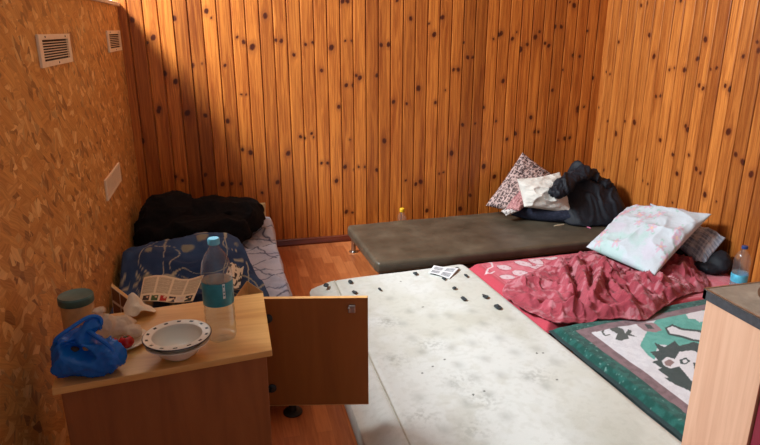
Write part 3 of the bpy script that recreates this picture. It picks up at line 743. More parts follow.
# papers at the foot of the bed
def news_c(V, s, t):
    c = np.tile(lin3(224, 208, 176), (len(s), 1))
    col = (s*4) % 1; txt = (col > .08) & (col < .93) & (t > .30) & (t < .93)
    line = (np.sin(t*2*PI*34) > 0) & (vn(s*60, t*34, 4) > .22)
    c = cmix(c, txt*.28, lin3(120, 106, 86)); c = cmix(c, (txt & line)*.4, lin3(96, 84, 70))
    b = (t < .22) & (t > .02)
    for k, cl in enumerate([(60, 50, 50), (70, 96, 60), (176, 50, 44), (52, 46, 60), (210, 196, 180), (44, 54, 50)]):
        cx_ = .12+k*.155; m = b & (np.abs(s-cx_) < .062) & (fbm(s*14+k, t*9, 3+k) > .36); c = cmix(c, m, lin3(*cl))
        m2 = b & (np.hypot((s-cx_-.02)/.022, (t-.15)/.03) < 1.0); c = cmix(c, m2*.9, lin3(214, 180, 150))
    return c
def news_f(s, t, P):
    P = P.copy(); P[:, 2] += .012*np.sin(s*PI*2.2)*(.4+t*.6)+.006*(fbm(s*4, t*4, 2)-.5); return P
a, b, c4, d4 = at_z(139, 302, .40), at_z(193, 302, .40), at_z(204, 277, .425), at_z(144, 278, .425)
V, Fs, s, t = sheet(a, b, c4, d4, 110, 90, news_f)
o = make('newspaper', V, Fs, M['paper'], loc=tuple((a+c4)/2), solid=.003, offset=1, col=news_c(V, s, t)); tag(o, 'open newspaper with text columns and a strip of small colour pictures, on the duvet', 'newspaper')
def scr_c(V, s, t):
    c = np.tile(lin3(222, 210, 184), (len(s), 1)); m = fbm(s*7, t*7, 5)
    return cmix(c, sstep(.56, .6, m), lin3(52, 48, 48))
a = at_z(222, 287, .40); b = at_z(240, 288, .40); c4 = at_z(244, 268, .40); d4 = at_z(230, 264, .40)
V, Fs, s, t = sheet(a, b, c4, d4, 40, 50, news_f)
o = make('newspaper', V, Fs, M['paper'], loc=tuple((a+c4)/2), solid=.003, offset=1, col=scr_c(V, s, t)); tag(o, 'torn newspaper piece with black blotches, beside the big water bottle', 'newspaper')
cb = MB(); pts = [at_y(234, 299, 2.27), at_y(247, 281, 2.36), at_y(263, 292, 2.30), np.array([.085, 2.20, .0015]), np.array([.0, 2.20, .0015])]
nn = np.array([0, -.98, .15])*.006
vs = [p for p in pts]+[p-nn for p in pts]; k = len(pts)
cb.add(vs, [tuple(range(k)), tuple(reversed(range(k, 2*k)))]+[(i, k+i, k+(i+1) % k, (i+1) % k) for i in range(k)])
o = mk('cardboard_sheet', cb, M['cardboard'], loc=tuple(np.mean(pts, 0)), smooth=False); tag(o, 'torn piece of tan cardboard behind the cabinet corner', 'cardboard')
def ptc(V, s, t):
    c = np.tile(lin3(126, 84, 52), (len(s), 1))
    for q, f in ((s, 4), (t, 14)):
        d = np.abs(q*f-np.round(q*f))/f; c = cmix(c, d < .06/f, lin3(220, 200, 168))
    return c
bt = at_y(110.8, 286, 2.10); btr = at_y(133, 303, 2.10)
ctn = thing('carton', 'thin brown carton with a pale grid print tilted behind the cabinet', 'carton', (bt[0], 2.1, 0))
ax = (btr-bt)/np.linalg.norm(btr-bt); dn_ = np.array([-.15, 0, -1.0])
A0 = bt; A1 = bt+ax*.15; A2 = np.array([A1[0]-.03, 2.12, .0015]); A3 = np.array([A0[0]-.03, 2.12, .0015])
V, Fs, s, t = sheet(A3, A2, A1, A0, 50, 160, lambda s, t, P: P)
make('carton_face', V, Fs, M['paper'], ctn, col=ptc(V, s, t), solid=.002)
cm = MB(); off = np.array([.0, .022, .0])
q8 = [A3+off*.1, A2+off*.1, A1+off*.1, A0+off*.1]; q8b = [p+off for p in q8]
cm.add(q8+q8b, [(0, 1, 2, 3), (7, 6, 5, 4), (0, 4, 5, 1), (1, 5, 6, 2), (2, 6, 7, 3), (3, 7, 4, 0)])
mk('carton_body', cm, M['cardboard'], ctn, smooth=False)

# ================================================================== BENCH
bz1 = .20; ang = math.radians(2.2)
b0 = np.array([.85, 3.475]); ex = np.array([math.cos(ang), math.sin(ang)]); ey = np.array([-math.sin(ang), math.cos(ang)])
BL, BW = 1.95, .835
bench = thing('padded_bench', 'low wide bench padded in dark brown leatherette along the pine wall', 'bench', tuple(b0+ex*BL/2+ey*BW/2)+(0,))
q = [tuple(b0), tuple(b0+ex*BL), tuple(b0+ex*BL+ey*BW), tuple(b0+ey*BW)]
def soft_slab(q, z0, z1, rad, nu, nv, f=None, side=6):
    """padded slab: rounded edges, closed; f(x, y) adds to the top height"""
    q = [np.array(p) for p in q]; V = []; 
    s1 = [0]+[1]; 
    def axis(L, n):
        e = [rad*(1-math.cos(a)) for a in np.linspace(0, PI/2, side)]
        return np.array(e+list(np.linspace(rad, L-rad, n)[1:-1])+[L-x for x in reversed(e)])
    LU = np.linalg.norm(q[1]-q[0]); LV = np.linalg.norm(q[3]-q[0])
    us = axis(LU, nu); vs = axis(LV, nv)
    S, T = np.meshgrid(us, vs); 
    du = np.minimum(S, LU-S); dv = np.minimum(T, LV-T)
    hu = np.sqrt(np.clip(1-(1-np.clip(du/rad, 0, 1))**2, 0, 1)); hv = np.sqrt(np.clip(1-(1-np.clip(dv/rad, 0, 1))**2, 0, 1))
    # rounded corner in plan
    k = np.minimum(hu, hv)*.5+hu*hv*.5
    s = (S/LU).ravel(); t = (T/LV).ravel()
    P = q[0]*((1-s)*(1-t))[:, None]+q[1]*(s*(1-t))[:, None]+q[2]*(s*t)[:, None]+q[3]*((1-s)*t)[:, None]
    ctr = sum(q)/4
    cn = ((1-np.clip(du/(rad*1.6), 0, 1))*(1-np.clip(dv/(rad*1.6), 0, 1))).ravel()
    dirc = ctr-P; dirc /= np.linalg.norm(dirc, axis=1)[:, None]
    P = P+dirc*(cn*rad*.75)[:, None]
    top = z1-rad+rad*k.ravel()
    if f is not None: top = top+f(P[:, 0], P[:, 1])*np.clip(k.ravel(), 0, 1)
    nU, nV = len(us), len(vs); N_ = nU*nV
    rr = min(rad, (z1-z0)/2)
    bot = z0+rr-rr*k.ravel()
    V = np.concatenate([np.column_stack([P, top]), np.column_stack([P, bot])])
    f1 = grid_faces(nU, nV); Fs = f1+[tuple(reversed([i+N_ for i in g])) for g in f1]
    ring = [i for i in range(nU)]+[j*nU+nU-1 for j in range(1, nV)]+[(nV-1)*nU+i for i in range(nU-2, -1, -1)]+[j*nU for j in range(nV-2, 0, -1)]
    m = len(ring)
    Fs += [(ring[(i+1) % m], ring[i], ring[i]+N_, ring[(i+1) % m]+N_) for i in range(m)]
    return V, Fs
V, Fs = soft_slab(q, .128, bz1+.005, .024, 60, 30, lambda x, y: .006*(fbm(x*2.5, y*2.5, 3)-.5)+.004*(ridge(x*7, y*7, 8)-.4))
make('padding', V, Fs, M['leather'], bench)
fr = MB(); fq = [b0+ex*.03+ey*.03, b0+ex*(BL-.03)+ey*.03, b0+ex*(BL-.03)+ey*(BW-.03), b0+ex*.03+ey*(BW-.03)]
fr.prism([tuple(p) for p in fq], .108, .130)
mk('frame', fr, M['dark_metal'], bench, smooth=False, bevel=.004)
for i, (a_, b_) in enumerate([(.045, .79), (BL-.08, .78), (BL-.08, .06), (.07, .07)]):
    p = b0+ex*a_+ey*b_
    mk('leg', MB().lathe([(.034, 0), (.034, .004), (.028, .007), (.017, .009), (.016, .112)], (p[0], p[1], .0005), 20), M['steel'], bench)
# wrapper by the bench's corner
wq = at_y(370.8, 269, 3.50)
V, Fs = blob([((wq[0]+.008, 3.49, .035), (.018, .012, .035), 0), ((wq[0]+.014, 3.48, .07), (.014, .010, .03), 0)], .004, 2, [(.005, 40, 'ridge')], 2, .001)
cc = np.tile(lin3(228, 222, 216), (len(V), 1)); cc = cmix(cc, np.abs(V[:, 2]-.062) < .022, lin3(196, 30, 44))
o = make('wrapper', V, Fs, M['paper'], loc=(wq[0], 3.49, 0), col=cc); tag(o, 'small red and white wrapper on the floor under the bench corner', 'wrapper')
# small bottle behind the bench
sb = at_y(402, 213, 4.43)
def small_bottle():
    x, y, k = sb[0], 4.43, .265
    t = thing('drink_bottle', 'small clear bottle with a yellow cap between bench and pine wall', 'bottle', (x, y, 0))
    R = .036
    mk('bottle_body', MB().lathe([(R*.8, 0), (R, .006), (R, .15), (R*.92, .165), (R, .18), (R*.9, .205), (R*.55, .228), (R*.42, .236), (R*.42, .25)], (x, y, .001), 28, cap1=False), M['pet'], t)
    mk('cap', MB().lathe([(R*.5, .238), (R*.52, .240), (R*.52, .262), (R*.44, .266), (.001, .266)], (x, y, .001), 24), M['cap_yellow'], t)
small_bottle()

# ================================================================== ON THE BENCH
def leo_c(s, t, base, dark, f=1.0):
    x, y = s*18*f, t*18*f
    best = np.full(len(s), 9.0); rnd = np.zeros(len(s))
    ix, iy = np.floor(x), np.floor(y)
    for dx in (-1, 0, 1):
        for dy in (-1, 0, 1):
            cx_ = ix+dx+.2+.6*_h(ix+dx, iy+dy, 5); cy_ = iy+dy+.2+.6*_h(ix+dx, iy+dy, 6)
            d = np.hypot(x-cx_, y-cy_)*(1+.5*(vn(x*2.2, y*2.2, 3)-.5)); m = d < best; best = np.where(m, d, best)
    ringm = (best > .17) & (best < .44) & (vn(x*1.7, y*1.7, 9) > .3)
    c = np.tile(base, (len(s), 1)); c = cmix(c, ringm, dark); return cmix(c, (best < .12)*.5, dark)
TB = bz1
V, Fs, s, t = pillow([(1.93, 4.28, .285), (2.20, 4.06, TB+.03), (2.62, 4.30, .42), (2.285, 4.42, .665)], .18, 150, 3, .010, 9., .05)
V[:, 1] = np.minimum(V[:, 1], YB-.02)
o = make('pillow', V, Fs, M['cloth'], loc=(2.2, 4.1, TB), col=leo_c(s, t, lin3(206, 176, 168), lin3(52, 40, 44))); tag(o, 'leopard print pillow leaning on the pine wall at the back of the bench', 'pillow')
V, Fs, s, t = pillow([(2.04, 4.13, TB+.06), (2.50, 3.86, TB+.06), (2.66, 4.06, TB+.062), (2.24, 4.28, TB+.062)], .15, 50, 5, .010, 7, .06)
V[:, 2] = np.maximum(V[:, 2], TB+.004)
pn = make('pillow', V, Fs, M['navy_cloth'], loc=(2.35, 4.1, TB)); tag(pn, 'dark navy pillow lying flat on the bench under the white one', 'pillow')
tg = at_y(573.5, 219, 3.93); mk('side_tag', MB().box((2.50, 3.893, TB+.05), (.006, .01, .05)), M['cardboard'], pn, smooth=False)
V, Fs, s, t = pillow([at_y(505, 210, 4.10), at_y(519, 211, 4.02), at_y(534, 198, 4.12), at_y(521, 189, 4.2)], .07, 80, 6, .008)
o = make('cushion', V, Fs, M['cloth'], loc=tuple(V.mean(0)*[1, 1, 0]+[0, 0, TB]), col=leo_c(s, t, lin3(214, 160, 156), lin3(150, 92, 96), 1.3)); tag(o, 'small dusty pink patterned cushion in front of the leopard print pillow', 'cushion')
def wcol(V, s, t):
    c = np.tile(lin3(232, 226, 216), (len(s), 1)); return cmix(c, sstep(.6, .75, fbm(s*4, t*4, 3))*.35, lin3(196, 176, 150))
V, Fs, s, t = pillow([at_y(517, 179, 4.10), at_y(524, 207, 4.02), at_y(577, 216, 3.93), at_y(560, 172, 4.18)], .17, 90, 8, .030, 4.5, .09)
o = make('pillow', V, Fs, M['cloth'], loc=(2.3, 4.05, TB), col=wcol(V, s, t)); tag(o, 'crumpled off white pillow on top of the navy pillow', 'pillow')
def gp_c(V, s, t):
    c = np.tile(lin3(216, 206, 200), (len(s), 1)); return cmix(c, sstep(.6, .66, fbm(s*9, t*9, 3)), lin3(90, 80, 80))
V, Fs, s, t = pillow([at_y(501, 211, 4.12), at_y(506, 216, 4.07), at_y(519, 211, 4.05), at_y(514, 204, 4.14)], .045, 30, 7, .006)
o = make('cloth_bundle', V, Fs, M['cloth'], loc=tuple(V.mean(0)*[1, 1, 0]+[0, 0, TB]), col=gp_c(V, s, t)); tag(o, 'small white cloth with dark spots tucked under the pink cushion', 'cloth')
# black jacket
def jp(u, v, y): return tuple(at_y(u, v, y))
jk = thing('jacket', 'black jacket dumped in a heap over the pillows in the room corner', 'jacket', (2.7, 4.0, TB))
def jk_z(x, y, r):
    d = segd(x, y, (2.53, 4.10), (2.74, 4.14))
    h = .33*np.clip(1-(np.clip(r, 0, 1))**2.6, 0, 1)**.8*(.62+.38*np.exp(-(d/.13)**2))
    h = h+.07*np.exp(-(segd(x, y, (2.52, 4.10), (2.64, 4.18))/.06)**2)+.04*np.exp(-(segd(x, y, (2.86, 3.90), (2.80, 4.05))/.08)**2)
    wx = x+.16*(fbm(x*4, y*4, 3)-.5); wy = y+.16*(fbm(x*4+7, y*4, 5)-.5)
    k = np.clip((1-r)*6, .25, 1)
    h = h+.075*(ridge((wx*.95+wy*.3)*7.5, (wy-wx*.2)*2.2, 4, 1)-.4)*k+.05*(ridge((wy-wx*.5)*7, (wx+wy)*2.2, 14, 1)-.4)*k
    h = h+.022*(ridge((wx+wy*.2)*19, wy*8, 24, 1)-.4)+.012*(fbm(x*26, y*26, 8)-.5)
    return TB+.012+np.maximum(h, 0)
V, Fs = drape([(2.42, 3.92), (2.50, 3.82), (2.62, 3.80), (2.76, 3.77), (2.88, 3.80), (2.93, 3.92), (2.955, 4.10), (2.90, 4.30), (2.74, 4.38), (2.56, 4.32), (2.44, 4.18), (2.39, 4.05)], jk_z, 80, 16, (2.66, 4.03))
V[:, 0] = np.minimum(V[:, 0], XR-.02)
make('jacket_body', V, Fs, M['jacket_cloth'], jk, solid=.006, offset=1)
path = catmull([jp(608, 193, 4.0), jp(600, 183, 4.03), jp(588, 175, 4.05), jp(575, 177, 4.0), jp(565, 184, 3.95), jp(558, 192, 3.91)], 7, False)
V, Fs = blob([(tuple(p), (.055, .075, .050+.012*math.sin(i*.5)), 0) for i, p in enumerate(path)], .007, 8, [(.022, 8, 'ridge'), (.010, 20, 'ridge')], 4, TB+.01, (1.6, 1, .6))
make('sleeve', V, Fs, M['jacket_cloth'], jk)
def stick(label, u0, v0, u1, v1, col, name):
    a, b = at_z(u0, v0, TB+.007), at_z(u1, v1, TB+.007)
    t = MB().tube([a, a*.9+b*.1, a*.1+b*.9, b], [.003, .006, .006, .005], 10)
    o = mk(name, t, plain(label[:12].replace(' ', '_'), col, .35), loc=tuple((a+b)/2)); tag(o, label, 'pen')
stick('pink pen lying on the bench below the black jacket', 579, 224, 591, 228.5, lin(206, 110, 140), 'pen')
stick('pale beige pen lying on the bench below the navy pillow', 554, 226, 564, 224.5, lin(196, 176, 146), 'pen')

# ================================================================== GREY MATTRESS
GZ = .17
gq = [(.415, 1.445), (1.553, 1.445), (1.428, 3.455), (.405, 3.375)]
g_pts = lambda L: [at_z(300+x/2.28, 250+y/2.28, GZ)[:2] for x, y in L]
tuft = g_pts([(200,160),(235,168),(308,190),(342,150),(367,182),(393,140),(480,157),(418,168),(393,212),(455,200),(345,222),(278,232),(423,248),(360,262),(490,233),(205,245),(255,200),(583,255),(540,225),(398,290),(458,285),(345,305),(520,290),(300,150),(430,330),(330,410),(470,380),(380,350),(560,310),(250,140),(205,110),(270,335)])
dotp = g_pts([(280,130),(230,72),(303,265),(278,280),(587,295),(540,235),(420,322),(555,235),(395,330),(330,250)])
rub = g_pts([(365,300),(420,345),(540,285),(200,165),(215,250),(400,410),(275,380),(300,215)])
def tick_c(V):
    x, y, z = V.T
    c = np.tile(lin3(206, 206, 200), (len(x), 1))
    c = cmix(c, sstep(.42, .72, fbm(x*3, y*3, 4))*.6, lin3(190, 187, 172))
    c = cmix(c, sstep(.55, .75, fbm(x*9, y*9, 14))*.35, lin3(180, 176, 160))
    c = cmix(c, sstep(.62, .7, vn(x*55, y*55, 2))*.12, lin3(160, 156, 142))
    up = z > GZ-.03
    for i, p in enumerate(tuft):
        d = np.hypot((x-p[0]), (y-p[1])*.8); c = cmix(c, .30*np.exp(-(d/.026)**2)*up, lin3(120, 118, 110))
    for p in dotp: c = cmix(c, .8*(np.hypot(x-p[0], y-p[1]) < .006)*up, lin3(50, 50, 46))
    for p in rub:
        d = np.hypot(x-p[0], y-p[1]); k = np.exp(-(d/.07)**2)*sstep(.5, .62, fbm(x*75, y*75, 3))*up; c = cmix(c, .35*k, lin3(132, 130, 120))
    c = cmix(c, sstep(2.0, 1.35, y)*sstep(.45, .65, fbm(x*5, y*5, 77))*.45, lin3(150, 146, 130))
    return c
V, Fs = soft_slab(gq, .004, GZ, .04, 210, 380, lambda x, y: .006*(fbm(x*4, y*4, 3)-.5)-.038*sstep(.555, .43, x)-.004*np.exp(-((x-.565)/.012)**2))
gm = thing('mattress', 'bare off white mattress with grey stains and dark scraps, lying on the floor', 'mattress', (.98, 2.38, 0))
make('ticking', V, Fs, M['tick'], gm, col=tick_c(V))
mk('piping', MB().tube([(.560, 1.48+i*.047, GZ-.002) for i in range(41)], .0035, 6), M['piping'], gm)
# dark scraps
scr = [((60,80), 'dark scrap at the mattress corner above the open cabinet door'), ((115,73), 'dark curled scrap at the mattress end near the parquet'), ((125,97), 'flat dark scrap on the mattress just above the cabinet door edge'),
       ((182,90), 'round dark scrap on its own on the mattress, beyond the cabinet door'), ((262,53), 'dark scrap on the mattress edge nearest the bench side'), ((358,42), 'dark scrap touching the far corner of the white leaflet'),
       ((328,66), 'dark scrap just below the white leaflet'), ((378,59), 'dark scrap beside the white leaflet, towards the pink blanket'), ((352,87), 'small round dark scrap between the leaflet and the larger scraps'),
       ((372,111), 'dark scrap in the middle of the row of three larger scraps'), ((422,106), 'forked dark scrap in the row of three larger scraps'), ((452,130), 'long dark scrap closest to the red blanket')]
for i, ((x, y), lb) in enumerate(scr):
    p = at_z(300+x/2.28, 250+y/2.28, GZ+.006); rr = [.030, .024, .026, .019, .032, .022, .021, .024, .02, .032, .03, .034][i]*.6
    R_ = random.Random(i+40); n_ = 7
    outl = [(p[0]+rr*R_.uniform(.55, 1.25)*math.cos(2*PI*k/n_), p[1]+rr*1.5*R_.uniform(.55, 1.25)*math.sin(2*PI*k/n_)) for k in range(n_)]
    V, Fs = drape(outl, lambda x, y, r: GZ+.005+.008*ridge(x*30, y*30, i)*(1-.4*r)+.004*(vn(x*80, y*80, i)-.5), 7, 4)
    o = make('paper_scrap', V, Fs, M['scrap'], loc=(p[0], p[1], GZ), solid=.003, offset=1); tag(o, lb, 'scrap', 'dark scraps on the mattress')
def leaf_c(V, s, t):
    c = np.tile(lin3(232, 232, 232), (len(s), 1))
    for (a, b, e, f) in ((.08, .44, .52, .9), (.54, .92, .52, .9), (.08, .44, .08, .44), (.54, .92, .08, .44)):
        m = (s > a) & (s < b) & (t > e) & (t < f); c = cmix(c, m*.75, lin3(150, 152, 156)); c = cmix(c, (m & (vn(s*22, t*22, 3) > .5))*.5, lin3(100, 102, 108))
    return c
a, b, c4, d4 = [at_z(u, v, GZ+.009) for u, v in ((428.5, 273), (449.5, 278), (459, 269), (434, 265.5))]
V, Fs, s, t = sheet(a, b, c4, d4, 50, 50, lambda s, t, P: P+np.array([0, 0, .004])*(np.sin(s*5)*np.cos(t*4))[:, None])
o = make('leaflet', V, Fs, M['paper'], loc=tuple((a+c4)/2), solid=.002, offset=1, col=leaf_c(V, s, t)); tag(o, 'white printed leaflet with grey blocks at the far end of the bare mattress', 'leaflet')

# ================================================================== PINK AND GREEN BLANKETS
PZ = .165
mt1 = thing('mattress', 'low mattress hidden under the pink flowered blanket', 'mattress', (2.2, 2.95, 0))
V, Fs = soft_slab([(1.55, 2.56), (2.89, 2.66), (2.89, 3.45), (1.495, 3.385)], .003, PZ-.022, .04, 40, 30); make('mattress_body', V, Fs, M['mattress_red'], mt1)
mt2 = thing('mattress', 'low mattress hidden under the green patterned blanket', 'mattress', (2.2, 2.0, 0))
V, Fs = soft_slab([(1.62, 1.50), (2.89, 1.50), (2.89, 2.63), (1.60, 2.46)], .003, PZ-.022, .04, 40, 30); make('mattress_body', V, Fs, M['mattress_dark'], mt2)
W = lambda L, o, k: [at_z(o[0]+x/k, o[1]+y/k, PZ)[:2] for x, y in L]
def edged(s, t, P, drop, nz, amp, lx, ly):
    x, y, z = P.T
    ds = np.minimum(s, 1-s)*lx; dt = np.minimum(t, 1-t)*ly; d = np.minimum(ds, dt)
    z = PZ+amp*(fbm(x*5, y*5, nz)-.5)-drop*(1-sstep(0, .045, d))
    return np.stack([x, y, z], 1)
# pink
pf = (470, 240); ks = 5.56
leaves = [((150,150),(228,165),.021),((240,175),(322,200),.025),((165,210),(248,208),.023),((225,232),(262,258),.018),((250,118),(340,150),.022),((320,95),(400,140),.022),((350,108),(462,75),.024),((400,95),(498,108),.022),((370,140),(442,170),.02),((520,65),(600,50),.022),((580,40),(650,50),.022),((600,70),(690,62),.02),((330,150),(410,165),.012)]
lv = [(at_z(pf[0]+a[0]/ks, pf[1]+a[1]/ks, PZ)[:2], at_z(pf[0]+b[0]/ks, pf[1]+b[1]/ks, PZ)[:2], w) for a, b, w in leaves]
curl = W([(95,130),(120,135),(125,155),(100,165),(92,185),(115,190),(135,180)], pf, ks)
rl = random.Random(5)
for i in range(16):
    x, y = rl.uniform(1.75, 2.8), rl.uniform(2.65, 3.25); a = rl.uniform(0, 6.28); lv.append((np.array([x, y]), np.array([x+.14*math.cos(a), y+.14*math.sin(a)]), .026))
def leafd(x, y, a, b, w):
    L = np.hypot(*(b-a)); ux, uy = (b-a)/L; u = ((x-a[0])*ux+(y-a[1])*uy)/L; v = -(x-a[0])*uy+(y-a[1])*ux
    prof = w*1.75*np.sqrt(np.clip(np.sin(np.clip(u, 0, 1)*PI), 0, 1)); return np.where((u > 0) & (u < 1), np.abs(v)-prof, .05), u, v
pc4 = [(1.495, 2.505, 0), (2.95, 2.60, 0), (2.95, 3.50, 0), (1.448, 3.43, 0)]
def pink_c(V, s, t):
    x, y = V[:, 0], V[:, 1]; lx, ly = 1.47, .97
    d = np.minimum(np.minimum(s, 1-s)*lx, np.minimum(t, 1-t)*ly)
    c = np.tile(lin3(216, 108, 122), (len(x), 1)); c = cmix(c, sstep(.4, .6, fbm(x*30, y*30, 2))*.5, lin3(228, 140, 150))
    c = cmix(c, d < .06, lin3(200, 74, 88)); c = cmix(c, (d > .068) & (d < .078), lin3(200, 74, 88))
    for a, b, w in lv:
        q, u, v = leafd(x, y, a, b, w)
        c = cmix(c, (q < .008)*(d > .06), lin3(178, 50, 70)); c = cmix(c, (q < .0)*(d > .06), lin3(234, 208, 212))
        c = cmix(c, ((q > -.016) & (q < -.012))*.5, lin3(206, 120, 136)); c = cmix(c, (np.hypot((u-.5)*.1, v) < .008)*.8, lin3(206, 110, 128))
    c = cmix(c, polyd(x, y, curl) < .006, lin3(234, 208, 212))
    return c
V, Fs, s, t = sheet(*pc4, 280, 190, lambda s, t, P: edged(s, t, P, .04, 4, .02, 1.47, .97))
o = make('blanket', V, Fs, M['plush'], loc=(2.2, 3.0, PZ), solid=.006, offset=1, col=pink_c(V, s, t)); tag(o, 'pink plush blanket with white flowers spread flat beside the bench', 'blanket')
# green
gf = (580, 290); gk = 4.446
left_edge = W([(-82, 163), (0, 282), (110, 372), (200, 445), (445, 630)], gf, gk)
PW = lambda L: W(L, gf, gk)
mint = PW([(265,255),(300,185),(345,130),(400,92),(470,85),(570,80),(760,120),(760,360),(560,300),(500,265),(420,255),(345,250),(330,320),(300,300)])
mane = PW([(310,285),(350,278),(328,240),(375,262),(420,235),(440,258),(505,240),(560,262),(640,300),(660,420),(560,500),(460,445),(420,430),(372,400),(395,400),(345,365),(360,355),(318,330),(345,322)])
face = PW([(362,325),(385,308),(420,318),(440,285),(500,280),(560,310),(575,380),(500,420),(465,380),(440,352),(400,358),(370,345)])
ear = PW([(372,330),(395,318),(418,332),(400,350),(380,346)])
eye1 = PW([(440,320),(470,312),(490,330),(465,345),(445,340)]); pup = PW([(452,325),(470,320),(478,332),(462,340)])
muzz = PW([(500,335),(540,345),(550,375),(510,380)])
paw = PW([(385,178),(410,168),(450,188),(520,195),(570,215),(570,240),(500,228),(440,208),(400,200)]); pawo = PW([(376,176),(408,160),(455,180),(530,188),(580,205),(580,250),(495,236),(435,216),(392,206)])
pw2 = PW([(470,118),(500,105),(560,100),(575,140),(530,155),(510,140),(480,138)])
bfl = PW([(112,160),(135,165),(160,175),(190,185),(200,205),(212,185),(228,190),(222,205),(255,218),(212,212),(215,225),(180,235),(155,228),(165,205),(135,190)])
rosy = PW([(235,150),(275,150),(330,155),(365,185),(335,195),(290,190),(260,170)]); rosc = PW([(285,160),(310,162),(330,180),(300,180)])
ant = PW([(150,175),(110,178),(98,195),(110,212),(130,208)]); ant2 = PW([(140,170),(112,172)])
gc4 = [(1.568, 1.45, 0), (2.95, 1.45, 0), (2.95, 2.68, 0), (1.508, 2.50, 0)]
def green_c(V, s, t):
    x, y = V[:, 0], V[:, 1]; lx, ly = 1.42, 1.2
    d = np.minimum(np.minimum(s, 1-s)*lx, np.minimum(t, 1-t)*ly)+.008*(fbm(x*8, y*8, 3)-.5)
    mot = fbm(x*45, y*45, 6)
    c = np.tile(lin3(232, 231, 234), (len(x), 1)); c = cmix(c, sstep(.35, .6, mot)*.4, lin3(208, 206, 212))
    c = cmix(c, inpoly(x, y, mint), lin3(104, 182, 168)); c = cmix(c, inpoly(x, y, mint)*sstep(.4, .6, mot)*.5, lin3(80, 158, 146))
    dk = lin3(60, 74, 72); wh = lin3(232, 229, 231)
    for p, q in ((pawo, dk), (paw, wh), (pw2, wh), (mane, dk), (face, wh), (ear, lin3(150, 120, 116)), (eye1, dk), (pup, wh), (muzz, dk), (bfl, lin3(84, 90, 86)), (rosy, lin3(160, 130, 134)), (rosc, lin3(70, 74, 72))):
        c = cmix(c, inpoly(x, y, p), q)
    c = cmix(c, polyd(x, y, ant) < .005, lin3(84, 90, 86))
    inner = (d < .155); c = cmix(c, inner, lin3(140, 112, 116)); c = cmix(c, inner*sstep(.45, .6, mot)*.6, lin3(110, 88, 92))
    g = d < .098; c = cmix(c, g, lin3(26, 78, 70)); c = cmix(c, g*sstep(.42, .66, mot)*.7, lin3(46, 108, 98)); c = cmix(c, g*(vn(x*120, y*120, 3) > .9)*.5, lin3(150, 190, 180))
    c = cmix(c, d < .016, lin3(44, 62, 62))
    return c
V, Fs, s, t = sheet(*gc4, 300, 250, lambda s, t, P: edged(s, t, P, .03, 14, .016, 1.42, 1.2)+np.array([0, 0, .005]))
o = make('blanket', V, Fs, M['plush'], loc=(2.2, 2.0, PZ), solid=.006, offset=1, col=green_c(V, s, t)); tag(o, 'green, white and brown plush blanket with an animal pattern, beside the sink unit', 'blanket')

# crumpled red blanket
rp = [at_z(u, v, PZ+.03)[:2] for u, v in ((503, 291), (508, 281), (527, 272), (548, 262), (572, 254), (592, 250), (618, 256), (645, 256), (664, 262), (682, 254), (700, 262), (709, 284), (692, 291), (672, 300), (655, 313), (642, 318), (622, 317), (600, 318), (580, 320), (558, 321), (539, 314), (520, 304))]
fo = lambda L: [at_z(500+x/3.454, 240+y/3.454, PZ+.08)[:2] for x, y in L]
ridges = [(fo([(205,75),(225,135),(240,185)]), .045, .028), (fo([(262,62),(290,120),(308,205)]), .06, .03), (fo([(350,90),(335,150),(315,215)]), .06, .028), (fo([(372,90),(390,150),(450,205)]), .05, .028), (fo([(430,65),(470,140),(500,190)]), .04, .03), (fo([(250,220),(330,235),(430,215),(500,235)]), .04, .03), (fo([(140,165),(195,175),(240,215)]), .03, .025), (fo([(120,240),(240,262),(400,262)]), .025, .02), (fo([(500,110),(560,140),(600,180),(560,235)]), .07, .045), (fo([(540,115),(640,130),(720,155)]), .03, .02), (fo([(610,95),(670,60)]), .05, .04), (fo([(70,160),(110,190)]), .03, .02)]
vall = [(fo([(240,75),(262,140),(275,200)]), .03, .02), (fo([(320,80),(312,140),(312,210)]), .035, .018), (fo([(205,100),(215,140),(235,170)]), .02, .014), (fo([(130,200),(160,185)]), .03, .016), (fo([(440,130),(480,180)]), .03, .018), (fo([(360,120),(372,170),(430,210)]), .02, .014), (fo([(570,150),(600,200),(575,240)]), .03, .02)]
FP = [at_z(586, 247, .245), at_z(654, 277, .245), at_x(712, 214, 2.86), at_x(627, 207, 2.82)]
_n = np.cross(FP[1]-FP[0], FP[2]-FP[0])
def under(x, y, z, lo):
    zp = FP[0][2]-((x-FP[0][0])*_n[0]+(y-FP[0][1])*_n[1])/_n[2]
    c0 = sum(FP)/4; q = [c0+(p-c0)*1.06 for p in FP]
    return np.where(inpoly(x, y, q), np.minimum(z, np.maximum(lo, zp-.085)), z)
def red_z(x, y, r):
    b = PZ+.014+.04*(1-np.clip(r, 0, 1)**6)
    for L, a, w in ridges: b = b+.8*a*np.exp(-(polyd(x+.02*(fbm(x*14, y*14, 2)-.5), y, L)/w)**2)*np.clip((1-r)*6, .15, 1)
    for L, a, w in vall: b = b-1.2*a*np.exp(-(polyd(x, y, L)/w)**2)*np.clip((1-r)*6, 0, 1)
    wx = x+.09*(fbm(x*6, y*6, 5)-.5); wy = y+.09*(fbm(x*6, y*6, 8)-.5)
    k = np.clip((1-r)*7, .3, 1)
    b = b+.040*(ridge((wx*.9+wy*.3)*11, (wy-wx*.3)*4, 7, 1)-.35)*k+.022*(ridge((wx-wy*.4)*20, (wy+wx*.4)*9, 17, 1)-.35)*k+.007*(ridge(wx*42, wy*36, 27, 1)-.35)
    return under(x, y, np.maximum(b, PZ+.013), PZ+.013)
V, Fs = drape(rp, red_z, 150, 18)
